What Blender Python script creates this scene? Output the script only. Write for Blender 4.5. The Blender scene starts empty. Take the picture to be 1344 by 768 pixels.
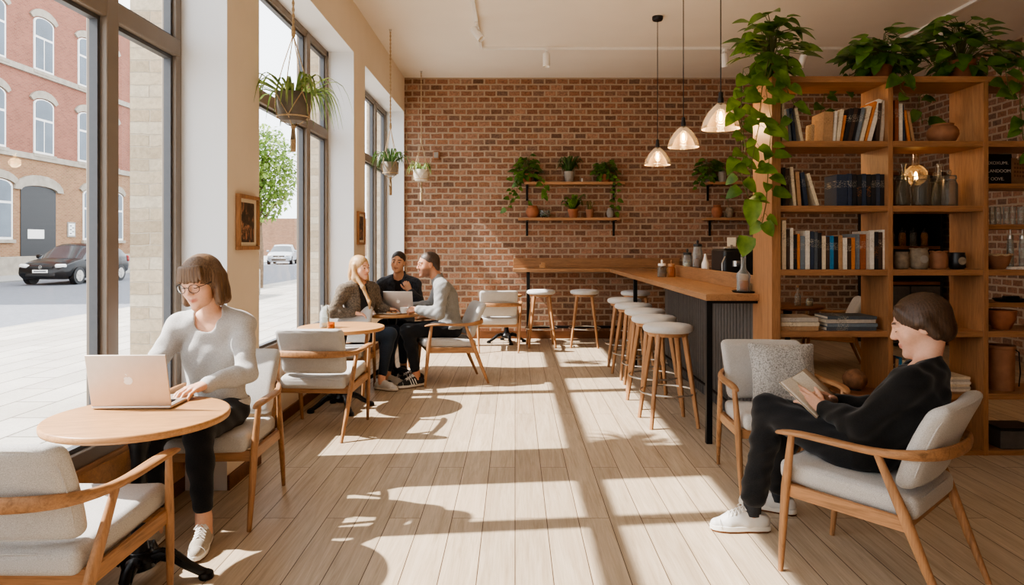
import bpy, math, random
import numpy as np
from mathutils import Vector, Matrix, Euler

R = math.radians
PI = math.pi
col = bpy.context.scene.collection
rnd = random.Random(7)
V = Vector

# ------------------------------------------------------------------ mesh builder
class MB:
    def __init__(s):
        s.v, s.f, s.m = [], [], []

    def add(s, vs, fs, m=0):
        o = len(s.v)
        s.v.extend([tuple(p) for p in vs])
        for f in fs:
            s.f.append([i + o for i in f])
            s.m.append(m)
        return s

    def mm(s, x0, x1, y0, y1, z0, z1, m=0):
        vs = [(x0, y0, z0), (x1, y0, z0), (x1, y1, z0), (x0, y1, z0), (x0, y0, z1), (x1, y0, z1), (x1, y1, z1), (x0, y1, z1)]
        return s.add(vs, [(3, 2, 1, 0), (4, 5, 6, 7), (0, 1, 5, 4), (1, 2, 6, 5), (2, 3, 7, 6), (3, 0, 4, 7)], m)

    def box(s, c, d, rot=None, m=0):
        M = Euler(rot).to_matrix() if rot else Matrix.Identity(3)
        hx, hy, hz = d[0] / 2, d[1] / 2, d[2] / 2
        c = V(c)
        vs = [c + M @ V(p) for p in ((-hx, -hy, -hz), (hx, -hy, -hz), (hx, hy, -hz), (-hx, hy, -hz), (-hx, -hy, hz), (hx, -hy, hz), (hx, hy, hz), (-hx, hy, hz))]
        return s.add(vs, [(3, 2, 1, 0), (4, 5, 6, 7), (0, 1, 5, 4), (1, 2, 6, 5), (2, 3, 7, 6), (3, 0, 4, 7)], m)

    def sweep(s, pts, sec, n=10, up=(0, 0, 1), p=2.0, m=0, closed=False, cap=True):
        """superellipse section (w across, h along 'up') carried along pts; sec is one (w,h) or a list of them, full sizes"""
        pts = [V(q) for q in pts]
        N = len(pts)
        if not isinstance(sec, list):
            sec = [sec] * N
        sec = [(q, q) if not isinstance(q, tuple) else q for q in sec]
        up = V(up).normalized()
        rings = []
        for i in range(N):
            if closed:
                t = pts[(i + 1) % N] - pts[i - 1]
            else:
                t = pts[min(i + 1, N - 1)] - pts[max(i - 1, 0)]
            t.normalize()
            u = up - t * up.dot(t)
            if u.length < 0.05:
                u = V((0, 1, 0)) - t * t.y
                if u.length < 0.05:
                    u = V((1, 0, 0)) - t * t.x
            u.normalize()
            w = t.cross(u)
            a, b = sec[i][0] / 2, sec[i][1] / 2
            ring = []
            for k in range(n):
                th = 2 * PI * k / n
                c, d = math.cos(th), math.sin(th)
                ring.append(pts[i] + w * (a * math.copysign(abs(c) ** (2 / p), c)) + u * (b * math.copysign(abs(d) ** (2 / p), d)))
            rings.append(ring)
        vs = [q for r in rings for q in r]
        fs = []
        M = N if closed else N - 1
        for i in range(M):
            j = (i + 1) % N
            for k in range(n):
                l = (k + 1) % n
                fs.append((i * n + k, i * n + l, j * n + l, j * n + k))
        if cap and not closed:
            fs.append(tuple(reversed(range(n))))
            fs.append(tuple((N - 1) * n + k for k in range(n)))
        return s.add(vs, fs, m)

    def tube(s, pts, r, n=8, m=0, closed=False):
        if isinstance(r, (list, tuple)):
            return s.sweep(pts, [(2 * q, 2 * q) for q in r], n, m=m, closed=closed)
        return s.sweep(pts, (2 * r, 2 * r), n, m=m, closed=closed)

    def lathe(s, prof, c=(0, 0, 0), n=24, m=0, sx=1, sy=1):
        """profile [(r,z)...] from bottom to top round the z axis"""
        vs, fs = [], []
        L = len(prof)
        for r, z in prof:
            for k in range(n):
                a = 2 * PI * k / n
                vs.append((c[0] + sx * r * math.cos(a), c[1] + sy * r * math.sin(a), c[2] + z))
        for i in range(L - 1):
            for k in range(n):
                l = (k + 1) % n
                fs.append((i * n + k, i * n + l, (i + 1) * n + l, (i + 1) * n + k))
        if prof[0][0] > 1e-5:
            fs.append(tuple(reversed(range(n))))
        if prof[-1][0] > 1e-5:
            fs.append(tuple((L - 1) * n + k for k in range(n)))
        return s.add(vs, fs, m)

    def rbox(s, c, d, r, n=6, puff=(0, 0, 0), fn=None, m=0, rot=None):
        """rounded (cushion) box: sizes d, corner radius r, puff = bulge of each pair of faces; fn deforms local points"""
        h = [q / 2 for q in d]
        r = min(r, min(h) * 0.999)
        inn = [q - r for q in h]
        M = Euler(rot).to_matrix() if rot else None
        key, vs, fs = {}, [], []
        k_ = max(2, n)
        def lin(a):
            a_in, out = inn[a], []
            edge = [-h[a] + r * (1 - math.cos(PI / 2 * i / 4)) for i in range(4)]
            core = [-a_in + 2 * a_in * i / k_ for i in range(k_ + 1)]
            return edge + core + [-e for e in reversed(edge)]
        ax = [lin(0), lin(1), lin(2)]
        def vid(p):
            kk = tuple(round(q, 6) for q in p)
            if kk in key:
                return key[kk]
            q = [max(-inn[i], min(inn[i], p[i])) for i in range(3)]
            e = [p[i] - q[i] for i in range(3)]
            L = math.sqrt(sum(x * x for x in e))
            w = [q[i] + (e[i] / L * r if L > 1e-9 else 0) for i in range(3)]
            nn = [w[i] / h[i] for i in range(3)]
            for i in range(3):
                if puff[i]:
                    o = [j for j in range(3) if j != i]
                    w[i] += puff[i] * nn[i] * (1 - nn[o[0]] ** 2) * (1 - nn[o[1]] ** 2)
            if fn:
                w = fn(*w)
            if M:
                w = M @ V(w)
            vs.append((c[0] + w[0], c[1] + w[1], c[2] + w[2]))
            key[kk] = len(vs) - 1
            return key[kk]
        for a in range(3):
            b, g = (a + 1) % 3, (a + 2) % 3
            for sg in (-1, 1):
                for i in range(len(ax[b]) - 1):
                    for j in range(len(ax[g]) - 1):
                        q = []
                        for (ii, jj) in ((i, j), (i + 1, j), (i + 1, j + 1), (i, j + 1)):
                            p = [0, 0, 0]
                            p[a], p[b], p[g] = sg * h[a], ax[b][ii], ax[g][jj]
                            q.append(vid(p))
                        if len(set(q)) == 4:
                            fs.append(tuple(q) if sg > 0 else tuple(reversed(q)))
        return s.add(vs, fs, m)

    def prism(s, poly, z0, z1, m=0, f=None):
        """polygon (x,y) raised from z0 to z1; f maps (x,y,z) to a point"""
        n = len(poly)
        f = f or (lambda x, y, z: (x, y, z))
        vs = [f(x, y, z0) for x, y in poly] + [f(x, y, z1) for x, y in poly]
        fs = [tuple(reversed(range(n))), tuple(range(n, 2 * n))]
        fs += [(i, (i + 1) % n, n + (i + 1) % n, n + i) for i in range(n)]
        return s.add(vs, fs, m)

    def leaf(s, base, d, up, L, W, droop=0.3, fold=0.25, heart=True, m=0, n=7):
        d = V(d).normalized()
        up = V(up)
        up = (up - d * up.dot(d))
        up = up.normalized() if up.length > 1e-3 else d.orthogonal().normalized()
        sd = d.cross(up)
        base = V(base)
        vs, fs = [], []
        for i in range(n):
            t = i / (n - 1)
            w = (math.sin(PI * min(1, t ** 0.62)) ** 0.8 if heart else math.sin(PI * t) ** 0.7 * (1 - 0.3 * t)) * W / 2
            if i in (0, n - 1):
                w = W * 0.01
            back = -0.12 * L if heart and i == 1 else 0
            c = base + d * (L * t) - up * (droop * L * t * t)
            vs += [c - sd * w + up * (fold * w) + d * back, c + d * 0, c + sd * w + up * (fold * w) + d * back]
        for i in range(n - 1):
            a = i * 3
            fs += [(a, a + 1, a + 4, a + 3), (a + 1, a + 2, a + 5, a + 4)]
        return s.add(vs, fs, m)

def O(name, mb, mats, parent=None, bevel=0, sub=0, smooth=True, ang=40, loc=None, rot=None, seg=2):
    me = bpy.data.meshes.new(name)
    me.from_pydata(mb.v, [], mb.f)
    if not isinstance(mats, (list, tuple)):
        mats = [mats]
    for q in mats:
        me.materials.append(q)
    if len(mats) > 1:
        me.polygons.foreach_set('material_index', mb.m)
    me.update()
    if smooth:
        me.polygons.foreach_set('use_smooth', [True] * len(me.polygons))
        me.set_sharp_from_angle(angle=R(ang))
    o = bpy.data.objects.new(name, me)
    col.objects.link(o)
    if parent:
        o.parent = parent
    if loc:
        o.location = loc
    if rot:
        o.rotation_euler = rot
    if bevel:
        b = o.modifiers.new('edge', 'BEVEL')
        b.width, b.segments, b.limit_method, b.angle_limit = bevel, seg, 'ANGLE', R(50)
        b.harden_normals = False
    if sub:
        b = o.modifiers.new('soft', 'SUBSURF')
        b.levels = b.render_levels = sub
    return o

def tag(o, label=None, cat=None, group=None, kind=None):
    if label: o['label'] = label
    if cat: o['category'] = cat
    if group: o['group'] = group
    if kind: o['kind'] = kind
    return o

def thing(name, label, cat, loc=(0, 0, 0), rz=0, group=None, rot=None):
    o = bpy.data.objects.new(name, None)
    o.empty_display_size = 0.1
    col.objects.link(o)
    o.location = loc
    o.rotation_euler = rot if rot else (0, 0, rz)
    return tag(o, label, cat, group)

def struct(name, mb, mats, parent=None, **kw):
    o = O(name, mb, mats, parent, **kw)
    if not parent:
        o['kind'] = 'structure'
    return o

def dup(root, loc, rz, label, group=None, rot=None):
    r = root.copy()
    col.objects.link(r)
    r.location = loc
    r.rotation_euler = rot if rot else (0, 0, rz)
    r['label'] = label
    if group: r['group'] = group
    for ch in list(root.children):
        c = ch.copy(); col.objects.link(c); c.parent = r
        for g in list(ch.children):
            d = g.copy(); col.objects.link(d); d.parent = c
    return r

# ------------------------------------------------------------------ materials
def srgb(*c):
    if len(c) == 1 and isinstance(c[0], (tuple, list)): c = c[0]
    f = lambda u: (u / 255) / 12.92 if u / 255 <= 0.04045 else ((u / 255 + 0.055) / 1.055) ** 2.4
    return tuple(f(x) for x in c) + (1,)

class NT:
    def __init__(s, name):
        s.mat = bpy.data.materials.new(name)
        s.mat.use_nodes = True
        s.t = s.mat.node_tree
        s.t.nodes.clear()
        s.out = s.n('ShaderNodeOutputMaterial')
    def n(s, typ, **kw):
        q = s.t.nodes.new(typ)
        for k, v in kw.items():
            if k.startswith('_'):
                q.inputs[k[1:].replace('_', ' ')].default_value = v
            else:
                setattr(q, k, v)
        return q
    def l(s, a, b):
        s.t.links.new(a, b)
    def bsdf(s, color=None, rough=0.5, **kw):
        b = s.n('ShaderNodeBsdfPrincipled')
        if color is not None:
            if hasattr(color, 'is_linked') or isinstance(color, bpy.types.NodeSocket): s.l(color, b.inputs['Base Color'])
            else: b.inputs['Base Color'].default_value = color
        b.inputs['Roughness'].default_value = rough
        for k, v in kw.items():
            b.inputs[k.replace('_', ' ')].default_value = v
        s.l(b.outputs[0], s.out.inputs[0])
        s.b = b
        return b
    def coord(s, which='Object', scale=(1, 1, 1), rot=(0, 0, 0), rand=False):
        c = s.n('ShaderNodeTexCoord')
        mp = s.n('ShaderNodeMapping')
        mp.inputs['Scale'].default_value = scale
        mp.inputs['Rotation'].default_value = rot
        s.l(c.outputs[which], mp.inputs[0])
        if rand:
            oi = s.n('ShaderNodeObjectInfo')
            mu = s.n('ShaderNodeMath', operation='MULTIPLY'); mu.inputs[1].default_value = 37.0
            s.l(oi.outputs['Random'], mu.inputs[0])
            s.l(mu.outputs[0], mp.inputs['Location'])
        return mp.outputs[0]
    def noise(s, vec, scale=5, detail=3, rough=0.5, dist=0):
        q = s.n('ShaderNodeTexNoise')
        q.inputs['Scale'].default_value = scale
        q.inputs['Detail'].default_value = detail
        q.inputs['Roughness'].default_value = rough
        q.inputs['Distortion'].default_value = dist
        if vec is not None: s.l(vec, q.inputs['Vector'])
        return q.outputs['Fac']
    def ramp(s, fac, stops, interp='LINEAR'):
        q = s.n('ShaderNodeValToRGB')
        e = q.color_ramp.elements
        q.color_ramp.interpolation = interp
        while len(e) < len(stops): e.new(0.5)
        for i, (p, c) in enumerate(stops):
            e[i].position = p
            e[i].color = c if isinstance(c, (tuple, list)) else (c, c, c, 1)
        s.l(fac, q.inputs[0])
        return q.outputs[0]
    def mix(s, fac, a, b, mode='MIX'):
        q = s.n('ShaderNodeMix', data_type='RGBA', blend_type=mode)
        for i, x in ((0, fac), (6, a), (7, b)):
            if isinstance(x, bpy.types.NodeSocket): s.l(x, q.inputs[i])
            else: q.inputs[i].default_value = x
        return q.outputs[2]
    def bump(s, h, strength=0.2, dist=0.01):
        q = s.n('ShaderNodeBump')
        q.inputs['Strength'].default_value = strength
        q.inputs['Distance'].default_value = dist
        s.l(h, q.inputs['Height'])
        s.l(q.outputs[0], s.b.inputs['Normal'])

def m_plain(name, c, rough=0.5, metal=0.0, var=0.12, scale=30, bump=0.0, **kw):
    t = NT(name)
    v = t.coord()
    f = t.noise(v, scale, 4)
    c = srgb(c)
    lo = tuple(x * (1 - var) for x in c[:3]) + (1,)
    hi = tuple(min(1, x * (1 + var)) for x in c[:3]) + (1,)
    t.bsdf(t.ramp(f, [(0.3, lo), (0.7, hi)]), rough, Metallic=metal, **kw)
    if bump: t.bump(f, bump, 0.004)
    return t.mat

def m_wood(name, c, axis='z', rough=0.45, dark=0.55, scale=1.0, spec=0.4):
    t = NT(name)
    st = {'x': (1.2, 16, 16), 'y': (16, 1.2, 16), 'z': (16, 16, 1.2)}[axis]
    v = t.coord(scale=tuple(q * scale for q in st), rand=True)
    g = t.noise(v, 2.2, 6, 0.62, 0.8)
    v2 = t.coord(scale=tuple(q * scale * 4 for q in st), rand=True)
    g2 = t.noise(v2, 3.0, 2, 0.5)
    c = srgb(c)
    dk = tuple(x * dark for x in c[:3]) + (1,)
    lt = tuple(min(1, x * 1.18) for x in c[:3]) + (1,)
    base = t.ramp(g, [(0.28, dk), (0.5, c), (0.72, lt)])
    fine = t.ramp(g2, [(0.35, 0.82), (0.6, 1.0)])
    t.bsdf(t.mix(1.0, base, fine, 'MULTIPLY'), rough)
    t.b.inputs['Specular IOR Level'].default_value = spec
    t.bump(g2, 0.06, 0.003)
    return t.mat

def m_fabric(name, c, c2, scale=400, bump=0.3, rough=0.95):
    t = NT(name)
    v = t.coord()
    a = t.noise(v, scale, 2, 0.7)
    b = t.noise(v, 6, 3)
    base = t.ramp(a, [(0.30, srgb(c2)), (0.62, srgb(c))])
    sh = t.ramp(b, [(0.3, 0.92), (0.7, 1.0)])
    t.bsdf(t.mix(1.0, base, sh, 'MULTIPLY'), rough)
    t.b.inputs['Specular IOR Level'].default_value = 0.15
    t.b.inputs['Sheen Weight'].default_value = 0.15
    t.bump(a, bump, 0.002)
    return t.mat

def m_glass(name, tint=(1, 1, 1, 1), refl=1.0, body=0.0, bodycol=(0.8, 0.8, 0.8, 1), rough=0.02):
    """thin glass: lets light straight through, mirrors more at grazing angles"""
    t = NT(name)
    lw = t.n('ShaderNodeLayerWeight'); lw.inputs['Blend'].default_value = 0.25
    tr = t.n('ShaderNodeBsdfTransparent'); tr.inputs[0].default_value = tint
    gl = t.n('ShaderNodeBsdfGlossy'); gl.inputs['Roughness'].default_value = rough
    mu = t.n('ShaderNodeMath', operation='MULTIPLY'); mu.inputs[1].default_value = refl
    t.l(lw.outputs['Fresnel'], mu.inputs[0])
    mx = t.n('ShaderNodeMixShader')
    t.l(mu.outputs[0], mx.inputs[0]); t.l(tr.outputs[0], mx.inputs[1]); t.l(gl.outputs[0], mx.inputs[2])
    last = mx.outputs[0]
    if body:
        df = t.n('ShaderNodeBsdfDiffuse'); df.inputs[0].default_value = bodycol
        m2 = t.n('ShaderNodeMixShader')
        f2 = t.n('ShaderNodeMath', operation='MULTIPLY_ADD'); f2.inputs[1].default_value = 0.5; f2.inputs[2].default_value = body
        t.l(lw.outputs['Facing'], f2.inputs[0])
        t.l(f2.outputs[0], m2.inputs[0]); t.l(last, m2.inputs[1]); t.l(df.outputs[0], m2.inputs[2])
        last = m2.outputs[0]
    t.l(last, t.out.inputs[0])
    return t.mat

def m_emit(name, c, strength):
    t = NT(name)
    e = t.n('ShaderNodeEmission'); e.inputs[0].default_value = c; e.inputs[1].default_value = strength
    t.l(e.outputs[0], t.out.inputs[0])
    return t.mat

def m_leaf(name, c1, c2, scale=9):
    t = NT(name)
    v = t.coord()
    f = t.noise(v, scale, 3)
    b = t.bsdf(t.ramp(f, [(0.35, srgb(c1)), (0.65, srgb(c2))]), 0.42)
    tl = t.n('ShaderNodeBsdfTranslucent')
    t.l(t.ramp(f, [(0.35, srgb(c1)), (0.65, srgb(c2))]), tl.inputs[0])
    mx = t.n('ShaderNodeMixShader'); mx.inputs[0].default_value = 0.28
    t.l(b.outputs[0], mx.inputs[1]); t.l(tl.outputs[0], mx.inputs[2]); t.l(mx.outputs[0], t.out.inputs[0])
    return t.mat

def m_bricks(name, cols, mortar, w, h, gap, plane='xz', bump=0.6, wob=0.006, mapping_scale=1.0, rough=0.9, stain=0.35):
    t = NT(name)
    c = t.n('ShaderNodeTexCoord')
    sx = t.n('ShaderNodeSeparateXYZ'); t.l(c.outputs['Object'], sx.inputs[0])
    cm = t.n('ShaderNodeCombineXYZ')
    ia, ib = {'xz': ('X', 'Z'), 'yz': ('Y', 'Z'), 'xy': ('X', 'Y'), 'yx': ('Y', 'X')}[plane]
    t.l(sx.outputs[ia], cm.inputs[0]); t.l(sx.outputs[ib], cm.inputs[1])
    nz = t.n('ShaderNodeTexNoise'); nz.inputs['Scale'].default_value = 9; nz.inputs['Detail'].default_value = 3
    t.l(c.outputs['Object'], nz.inputs['Vector'])
    vm = t.n('ShaderNodeVectorMath', operation='MULTIPLY_ADD')
    vm.inputs[1].default_value = (wob * 2, wob * 2, 0)
    t.l(nz.outputs['Color'], vm.inputs[0]); t.l(cm.outputs[0], vm.inputs[2])
    br = t.n('ShaderNodeTexBrick')
    t.l(vm.outputs[0], br.inputs['Vector'])
    br.inputs['Scale'].default_value = 1.0
    br.inputs['Brick Width'].default_value = w
    br.inputs['Row Height'].default_value = h
    br.inputs['Mortar Size'].default_value = gap
    br.inputs['Mortar Smooth'].default_value = 0.35
    br.inputs['Bias'].default_value = 0.0
    br.inputs['Color1'].default_value = (0, 0, 0, 1); br.inputs['Color2'].default_value = (1, 1, 1, 1)
    br.inputs['Mortar'].default_value = (0.5, 0.5, 0.5, 1)
    n = len(cols)
    bc = t.ramp(br.outputs['Color'], [(i / (n - 1), srgb(q)) for i, q in enumerate(cols)])
    blot = t.noise(c.outputs['Object'], 38, 5, 0.65)
    bc = t.mix(1.0, bc, t.ramp(blot, [(0.3, 1 - stain), (0.6, 1.06)]), 'MULTIPLY')
    big = t.noise(c.outputs['Object'], 0.9, 3)
    bc = t.mix(1.0, bc, t.ramp(big, [(0.3, 0.84), (0.7, 1.08)]), 'MULTIPLY')
    mc = t.mix(t.noise(c.outputs['Object'], 60, 3), srgb(mortar), tuple(x * 0.7 for x in srgb(mortar)[:3]) + (1,))
    t.bsdf(t.mix(br.outputs['Fac'], bc, mc), rough)
    t.b.inputs['Specular IOR Level'].default_value = 0.2
    inv = t.n('ShaderNodeMath', operation='SUBTRACT'); inv.inputs[0].default_value = 1.0
    t.l(br.outputs['Fac'], inv.inputs[1])
    ad = t.n('ShaderNodeMath', operation='MULTIPLY_ADD'); ad.inputs[1].default_value = 0.25
    t.l(blot, ad.inputs[0]); t.l(inv.outputs[0], ad.inputs[2])
    t.bump(ad.outputs[0], bump, 0.012)
    return t.mat

def m_floor(name):
    t = NT(name)
    c = t.n('ShaderNodeTexCoord')
    sx = t.n('ShaderNodeSeparateXYZ'); t.l(c.outputs['Object'], sx.inputs[0])
    cm = t.n('ShaderNodeCombineXYZ'); t.l(sx.outputs['Y'], cm.inputs[0]); t.l(sx.outputs['X'], cm.inputs[1])
    br = t.n('ShaderNodeTexBrick', offset=0.37, offset_frequency=2)
    t.l(cm.outputs[0], br.inputs['Vector'])
    for k, v in (('Scale', 1.0), ('Brick Width', 2.3), ('Row Height', 0.172), ('Mortar Size', 0.0022), ('Mortar Smooth', 0.1), ('Bias', 0.0)):
        br.inputs[k].default_value = v
    br.inputs['Color1'].default_value = (0, 0, 0, 1); br.inputs['Color2'].default_value = (1, 1, 1, 1); br.inputs['Mortar'].default_value = (0.4, 0.4, 0.4, 1)
    # shift the grain of every plank
    sc = t.n('ShaderNodeVectorMath', operation='SCALE'); sc.inputs['Scale'].default_value = 9.0
    t.l(br.outputs['Color'], sc.inputs[0])
    ad = t.n('ShaderNodeVectorMath', operation='ADD'); t.l(c.outputs['Object'], ad.inputs[0]); t.l(sc.outputs[0], ad.inputs[1])
    mp = t.n('ShaderNodeMapping'); mp.inputs['Scale'].default_value = (13, 0.8, 1); t.l(ad.outputs[0], mp.inputs[0])
    g = t.noise(mp.outputs[0], 1.6, 7, 0.66, 1.1)
    mp2 = t.n('ShaderNodeMapping'); mp2.inputs['Scale'].default_value = (70, 2.5, 1); t.l(ad.outputs[0], mp2.inputs[0])
    g2 = t.noise(mp2.outputs[0], 2, 3, 0.6)
    base = t.ramp(g, [(0.25, srgb(166, 147, 122)), (0.48, srgb(188, 170, 146)), (0.7, srgb(204, 187, 164))])
    tone = t.ramp(br.outputs['Color'], [(0, 0.87), (0.5, 0.97), (1, 1.06)])
    base = t.mix(1.0, base, tone, 'MULTIPLY')
    base = t.mix(1.0, base, t.ramp(g2, [(0.3, 0.86), (0.6, 1.03)]), 'MULTIPLY')
    wear = t.noise(c.outputs['Object'], 1.7, 5, 0.6)
    base = t.mix(t.ramp(wear, [(0.45, 0.0), (0.75, 0.35)]), base, srgb(188, 166, 144))
    base = t.mix(br.outputs['Fac'], base, srgb(74, 54, 38))
    t.bsdf(base, 0.42)
    t.l(t.ramp(g, [(0.3, 0.52), (0.7, 0.38)]), t.b.inputs['Roughness'])
    t.b.inputs['Specular IOR Level'].default_value = 0.35
    inv = t.n('ShaderNodeMath', operation='MULTIPLY_ADD'); inv.inputs[1].default_value = -1.0
    t.l(br.outputs['Fac'], inv.inputs[0]); t.l(g2, inv.inputs[2])
    t.bump(inv.outputs[0], 0.12, 0.004)
    return t.mat

def m_skin(name, rough=0.5):
    t = NT(name)
    a = t.n('ShaderNodeAttribute', attribute_name='tint')
    v = t.coord()
    f = t.noise(v, 90, 3)
    t.bsdf(t.mix(1.0, a.outputs['Color'], t.ramp(f, [(0.3, 0.93), (0.7, 1.03)]), 'MULTIPLY'), rough)
    t.b.inputs['Subsurface Weight'].default_value = 0.12
    t.b.inputs['Subsurface Radius'].default_value = (0.02, 0.008, 0.004)
    t.b.inputs['Specular IOR Level'].default_value = 0.35
    return t.mat

def m_hair(name, c, c2, scale=(90, 90, 3)):
    t = NT(name)
    v = t.coord(scale=scale)
    f = t.noise(v, 2.2, 4, 0.6, 0.6)
    t.bsdf(t.ramp(f, [(0.32, srgb(c2)), (0.66, srgb(c))]), 0.45)
    t.b.inputs['Specular IOR Level'].default_value = 0.45
    t.bump(f, 0.25, 0.006)
    return t.mat

def m_book(name, c, c2, band=(0.62, 0.8)):
    """cloth spine with a title band"""
    t = NT(name)
    tc = t.n('ShaderNodeTexCoord')
    sx = t.n('ShaderNodeSeparateXYZ'); t.l(tc.outputs['Generated'], sx.inputs[0])
    mp = t.n('ShaderNodeMapping'); mp.inputs['Scale'].default_value = (2, 1, 24); t.l(tc.outputs['Generated'], mp.inputs[0])
    oi = t.n('ShaderNodeObjectInfo')
    mu = t.n('ShaderNodeMath', operation='MULTIPLY'); mu.inputs[1].default_value = 31; t.l(oi.outputs['Random'], mu.inputs[0])
    t.l(mu.outputs[0], mp.inputs['Location'])
    nz = t.noise(mp.outputs[0], 2.6, 2)
    glyph = t.ramp(nz, [(0.56, 0.0), (0.60, 1.0)])
    inb = t.ramp(sx.outputs['Z'], [(0.0, 0.0), (band[0], 1.0), (band[1], 0.0)], 'CONSTANT')
    fac = t.n('ShaderNodeMath', operation='MULTIPLY'); t.l(glyph, fac.inputs[0]); t.l(inb, fac.inputs[1])
    w = t.noise(t.coord(), 60, 3)
    base = t.mix(1.0, srgb(c), t.ramp(w, [(0.3, 0.8), (0.7, 1.05)]), 'MULTIPLY')
    f5 = t.n('ShaderNodeMath', operation='MULTIPLY'); f5.inputs[1].default_value = .5; t.l(fac.outputs[0], f5.inputs[0])
    t.bsdf(t.mix(f5.outputs[0], base, srgb(c2)), 0.7)
    return t.mat

BRK = [(116, 90, 74), (162, 120, 96), (140, 102, 82), (176, 136, 112), (128, 103, 88), (160, 118, 92), (148, 107, 84)]
OAK = (172, 128, 90)
M = {}
M['oak_x'] = m_wood('oak x', OAK, 'x'); M['oak_y'] = m_wood('oak y', OAK, 'y'); M['oak_z'] = m_wood('oak z', OAK, 'z')
M['case_x'] = m_wood('bookcase oak x', (164, 118, 80), 'x', dark=0.72); M['case_z'] = m_wood('bookcase oak z', (164, 118, 80), 'z', dark=0.72)
M['bar_x'] = m_wood('bar oak x', (160, 119, 84), 'x', dark=0.66); M['bar_y'] = m_wood('bar oak y', (160, 119, 84), 'y', dark=0.66)
M['table'] = m_wood('table oak', (192, 144, 98), 'x', dark=0.76, rough=0.38)
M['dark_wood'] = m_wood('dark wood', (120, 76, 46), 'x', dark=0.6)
M['fabric'] = m_fabric('oatmeal upholstery', (206, 203, 199), (156, 152, 148))
M['pale_fabric'] = m_fabric('pale upholstery', (216, 214, 211), (178, 176, 173))
M['pillow'] = m_fabric('flecked pillow', (196, 192, 186), (120, 118, 115), scale=110)
M['metal'] = m_plain('black steel', (28, 28, 29), 0.45, 0.6)
M['iron'] = m_plain('cast iron', (24, 24, 25), 0.38, 0.5, bump=0.3, scale=60)
M['steel'] = m_plain('brushed steel', (190, 186, 180), 0.3, 0.9)
M['alu'] = m_plain('laptop aluminium', (196, 190, 184), 0.36, 0.75, var=0.03)
M['white'] = m_plain('white paint', (236, 232, 226), 0.5, var=0.03)
M['chrome_white'] = m_plain('white lamp housing', (238, 236, 232), 0.35, var=0.02)
M['screen'] = m_plain('dark screen', (18, 19, 22), 0.12, var=0.02)
M['black'] = m_plain('black plastic', (22, 22, 23), 0.4, var=0.05)
M['glass'] = m_glass('window glass', refl=0.55)
M['jar'] = m_glass('jar glass', (0.93, 0.95, 0.94, 1), 0.9, 0.06, (0.75, 0.75, 0.72, 1), 0.05)
M['ribbed'] = m_glass('ribbed jar glass', (0.85, 0.85, 0.82, 1), 0.9, 0.10, (0.36, 0.33, 0.29, 1), 0.1)
M['amber'] = m_glass('amber glass', (0.95, 0.68, 0.42, 1), 0.8, 0.15, (0.6, 0.36, 0.16, 1), 0.05)
M['shade'] = m_glass('pendant glass', (1.0, 0.95, 0.88, 1), 0.9, 0.03, (0.9, 0.76, 0.6, 1), 0.06)
M['lens'] = m_glass('spectacle lens', (0.97, 0.98, 1, 1), 0.5)
M['bulb'] = m_emit('filament glow', (1.0, 0.62, 0.25, 1), 28)
M['terra'] = m_plain('terracotta', (156, 98, 66), 0.8, var=0.2, scale=14, bump=0.1)
M['clay'] = m_plain('brown clay', (150, 104, 74), 0.75, var=0.2, scale=12, bump=0.15)
M['stone'] = m_plain('grey stoneware', (138, 124, 106), 0.8, var=0.3, scale=25, bump=0.3)
M['grey_pot'] = m_plain('grey pot', (150, 143, 134), 0.75, var=0.15, scale=12)
M['dark_pot'] = m_plain('weathered zinc pot', (112, 104, 94), 0.7, var=0.25, scale=10)
M['white_pot'] = m_plain('pale pot', (214, 206, 192), 0.7, var=0.1)
M['soil'] = m_plain('soil', (52, 38, 28), 0.95, var=0.4, scale=80)
M['rope'] = m_fabric('cotton rope', (206, 184, 152), (160, 134, 102), scale=160)
M['leaf'] = m_leaf('pothos leaf', (52, 86, 28), (104, 142, 52))
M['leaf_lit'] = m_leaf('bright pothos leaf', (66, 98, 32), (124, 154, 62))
M['blade'] = m_leaf('spider plant blade', (70, 100, 42), (150, 168, 96))
M['blade_dark'] = m_leaf('dark blade', (40, 66, 30), (84, 116, 56))
M['stem'] = m_plain('stem', (96, 98, 48), 0.7)
M['tree'] = m_leaf('street tree leaf', (96, 128, 56), (168, 190, 104), 3)
M['bark'] = m_plain('bark', (110, 92, 74), 0.95, var=0.3, scale=12, bump=0.5)
M['paper'] = m_plain('page paper', (228, 218, 198), 0.9, var=0.06, scale=120)
M['plaster'] = m_plain('cream plaster', (232, 220, 203), 0.92, var=0.025, scale=3)
M['reveal'] = m_plain('plaster with sky light tint', (236, 239, 242), 0.9, var=0.015, scale=3)  # plaster made whiter and cooler: sky light on the jambs put into the colour
M['ceil'] = m_plain('ceiling paint', (236, 229, 219), 0.95, var=0.02, scale=2)
M['frame'] = m_plain('window frame bronze grey', (132, 121, 110), 0.5, 0.1, var=0.06, scale=4)
M['gasket'] = m_plain('dark gasket', (84, 86, 90), 0.5, 0.1, var=0.05)
M['panel'] = m_plain('charcoal panelling', (82, 79, 76), 0.6, var=0.15, scale=20)
M['brick'] = m_bricks('old brick', BRK, (184, 162, 140), 0.19, 0.096, 0.016, 'xz', wob=.011, stain=.4)
M['brick_y'] = m_bricks('old brick side', BRK, (184, 162, 140), 0.19, 0.096, 0.016, 'yz', wob=.011, stain=.4)
M['floor'] = m_floor('oak floorboards')
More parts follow.
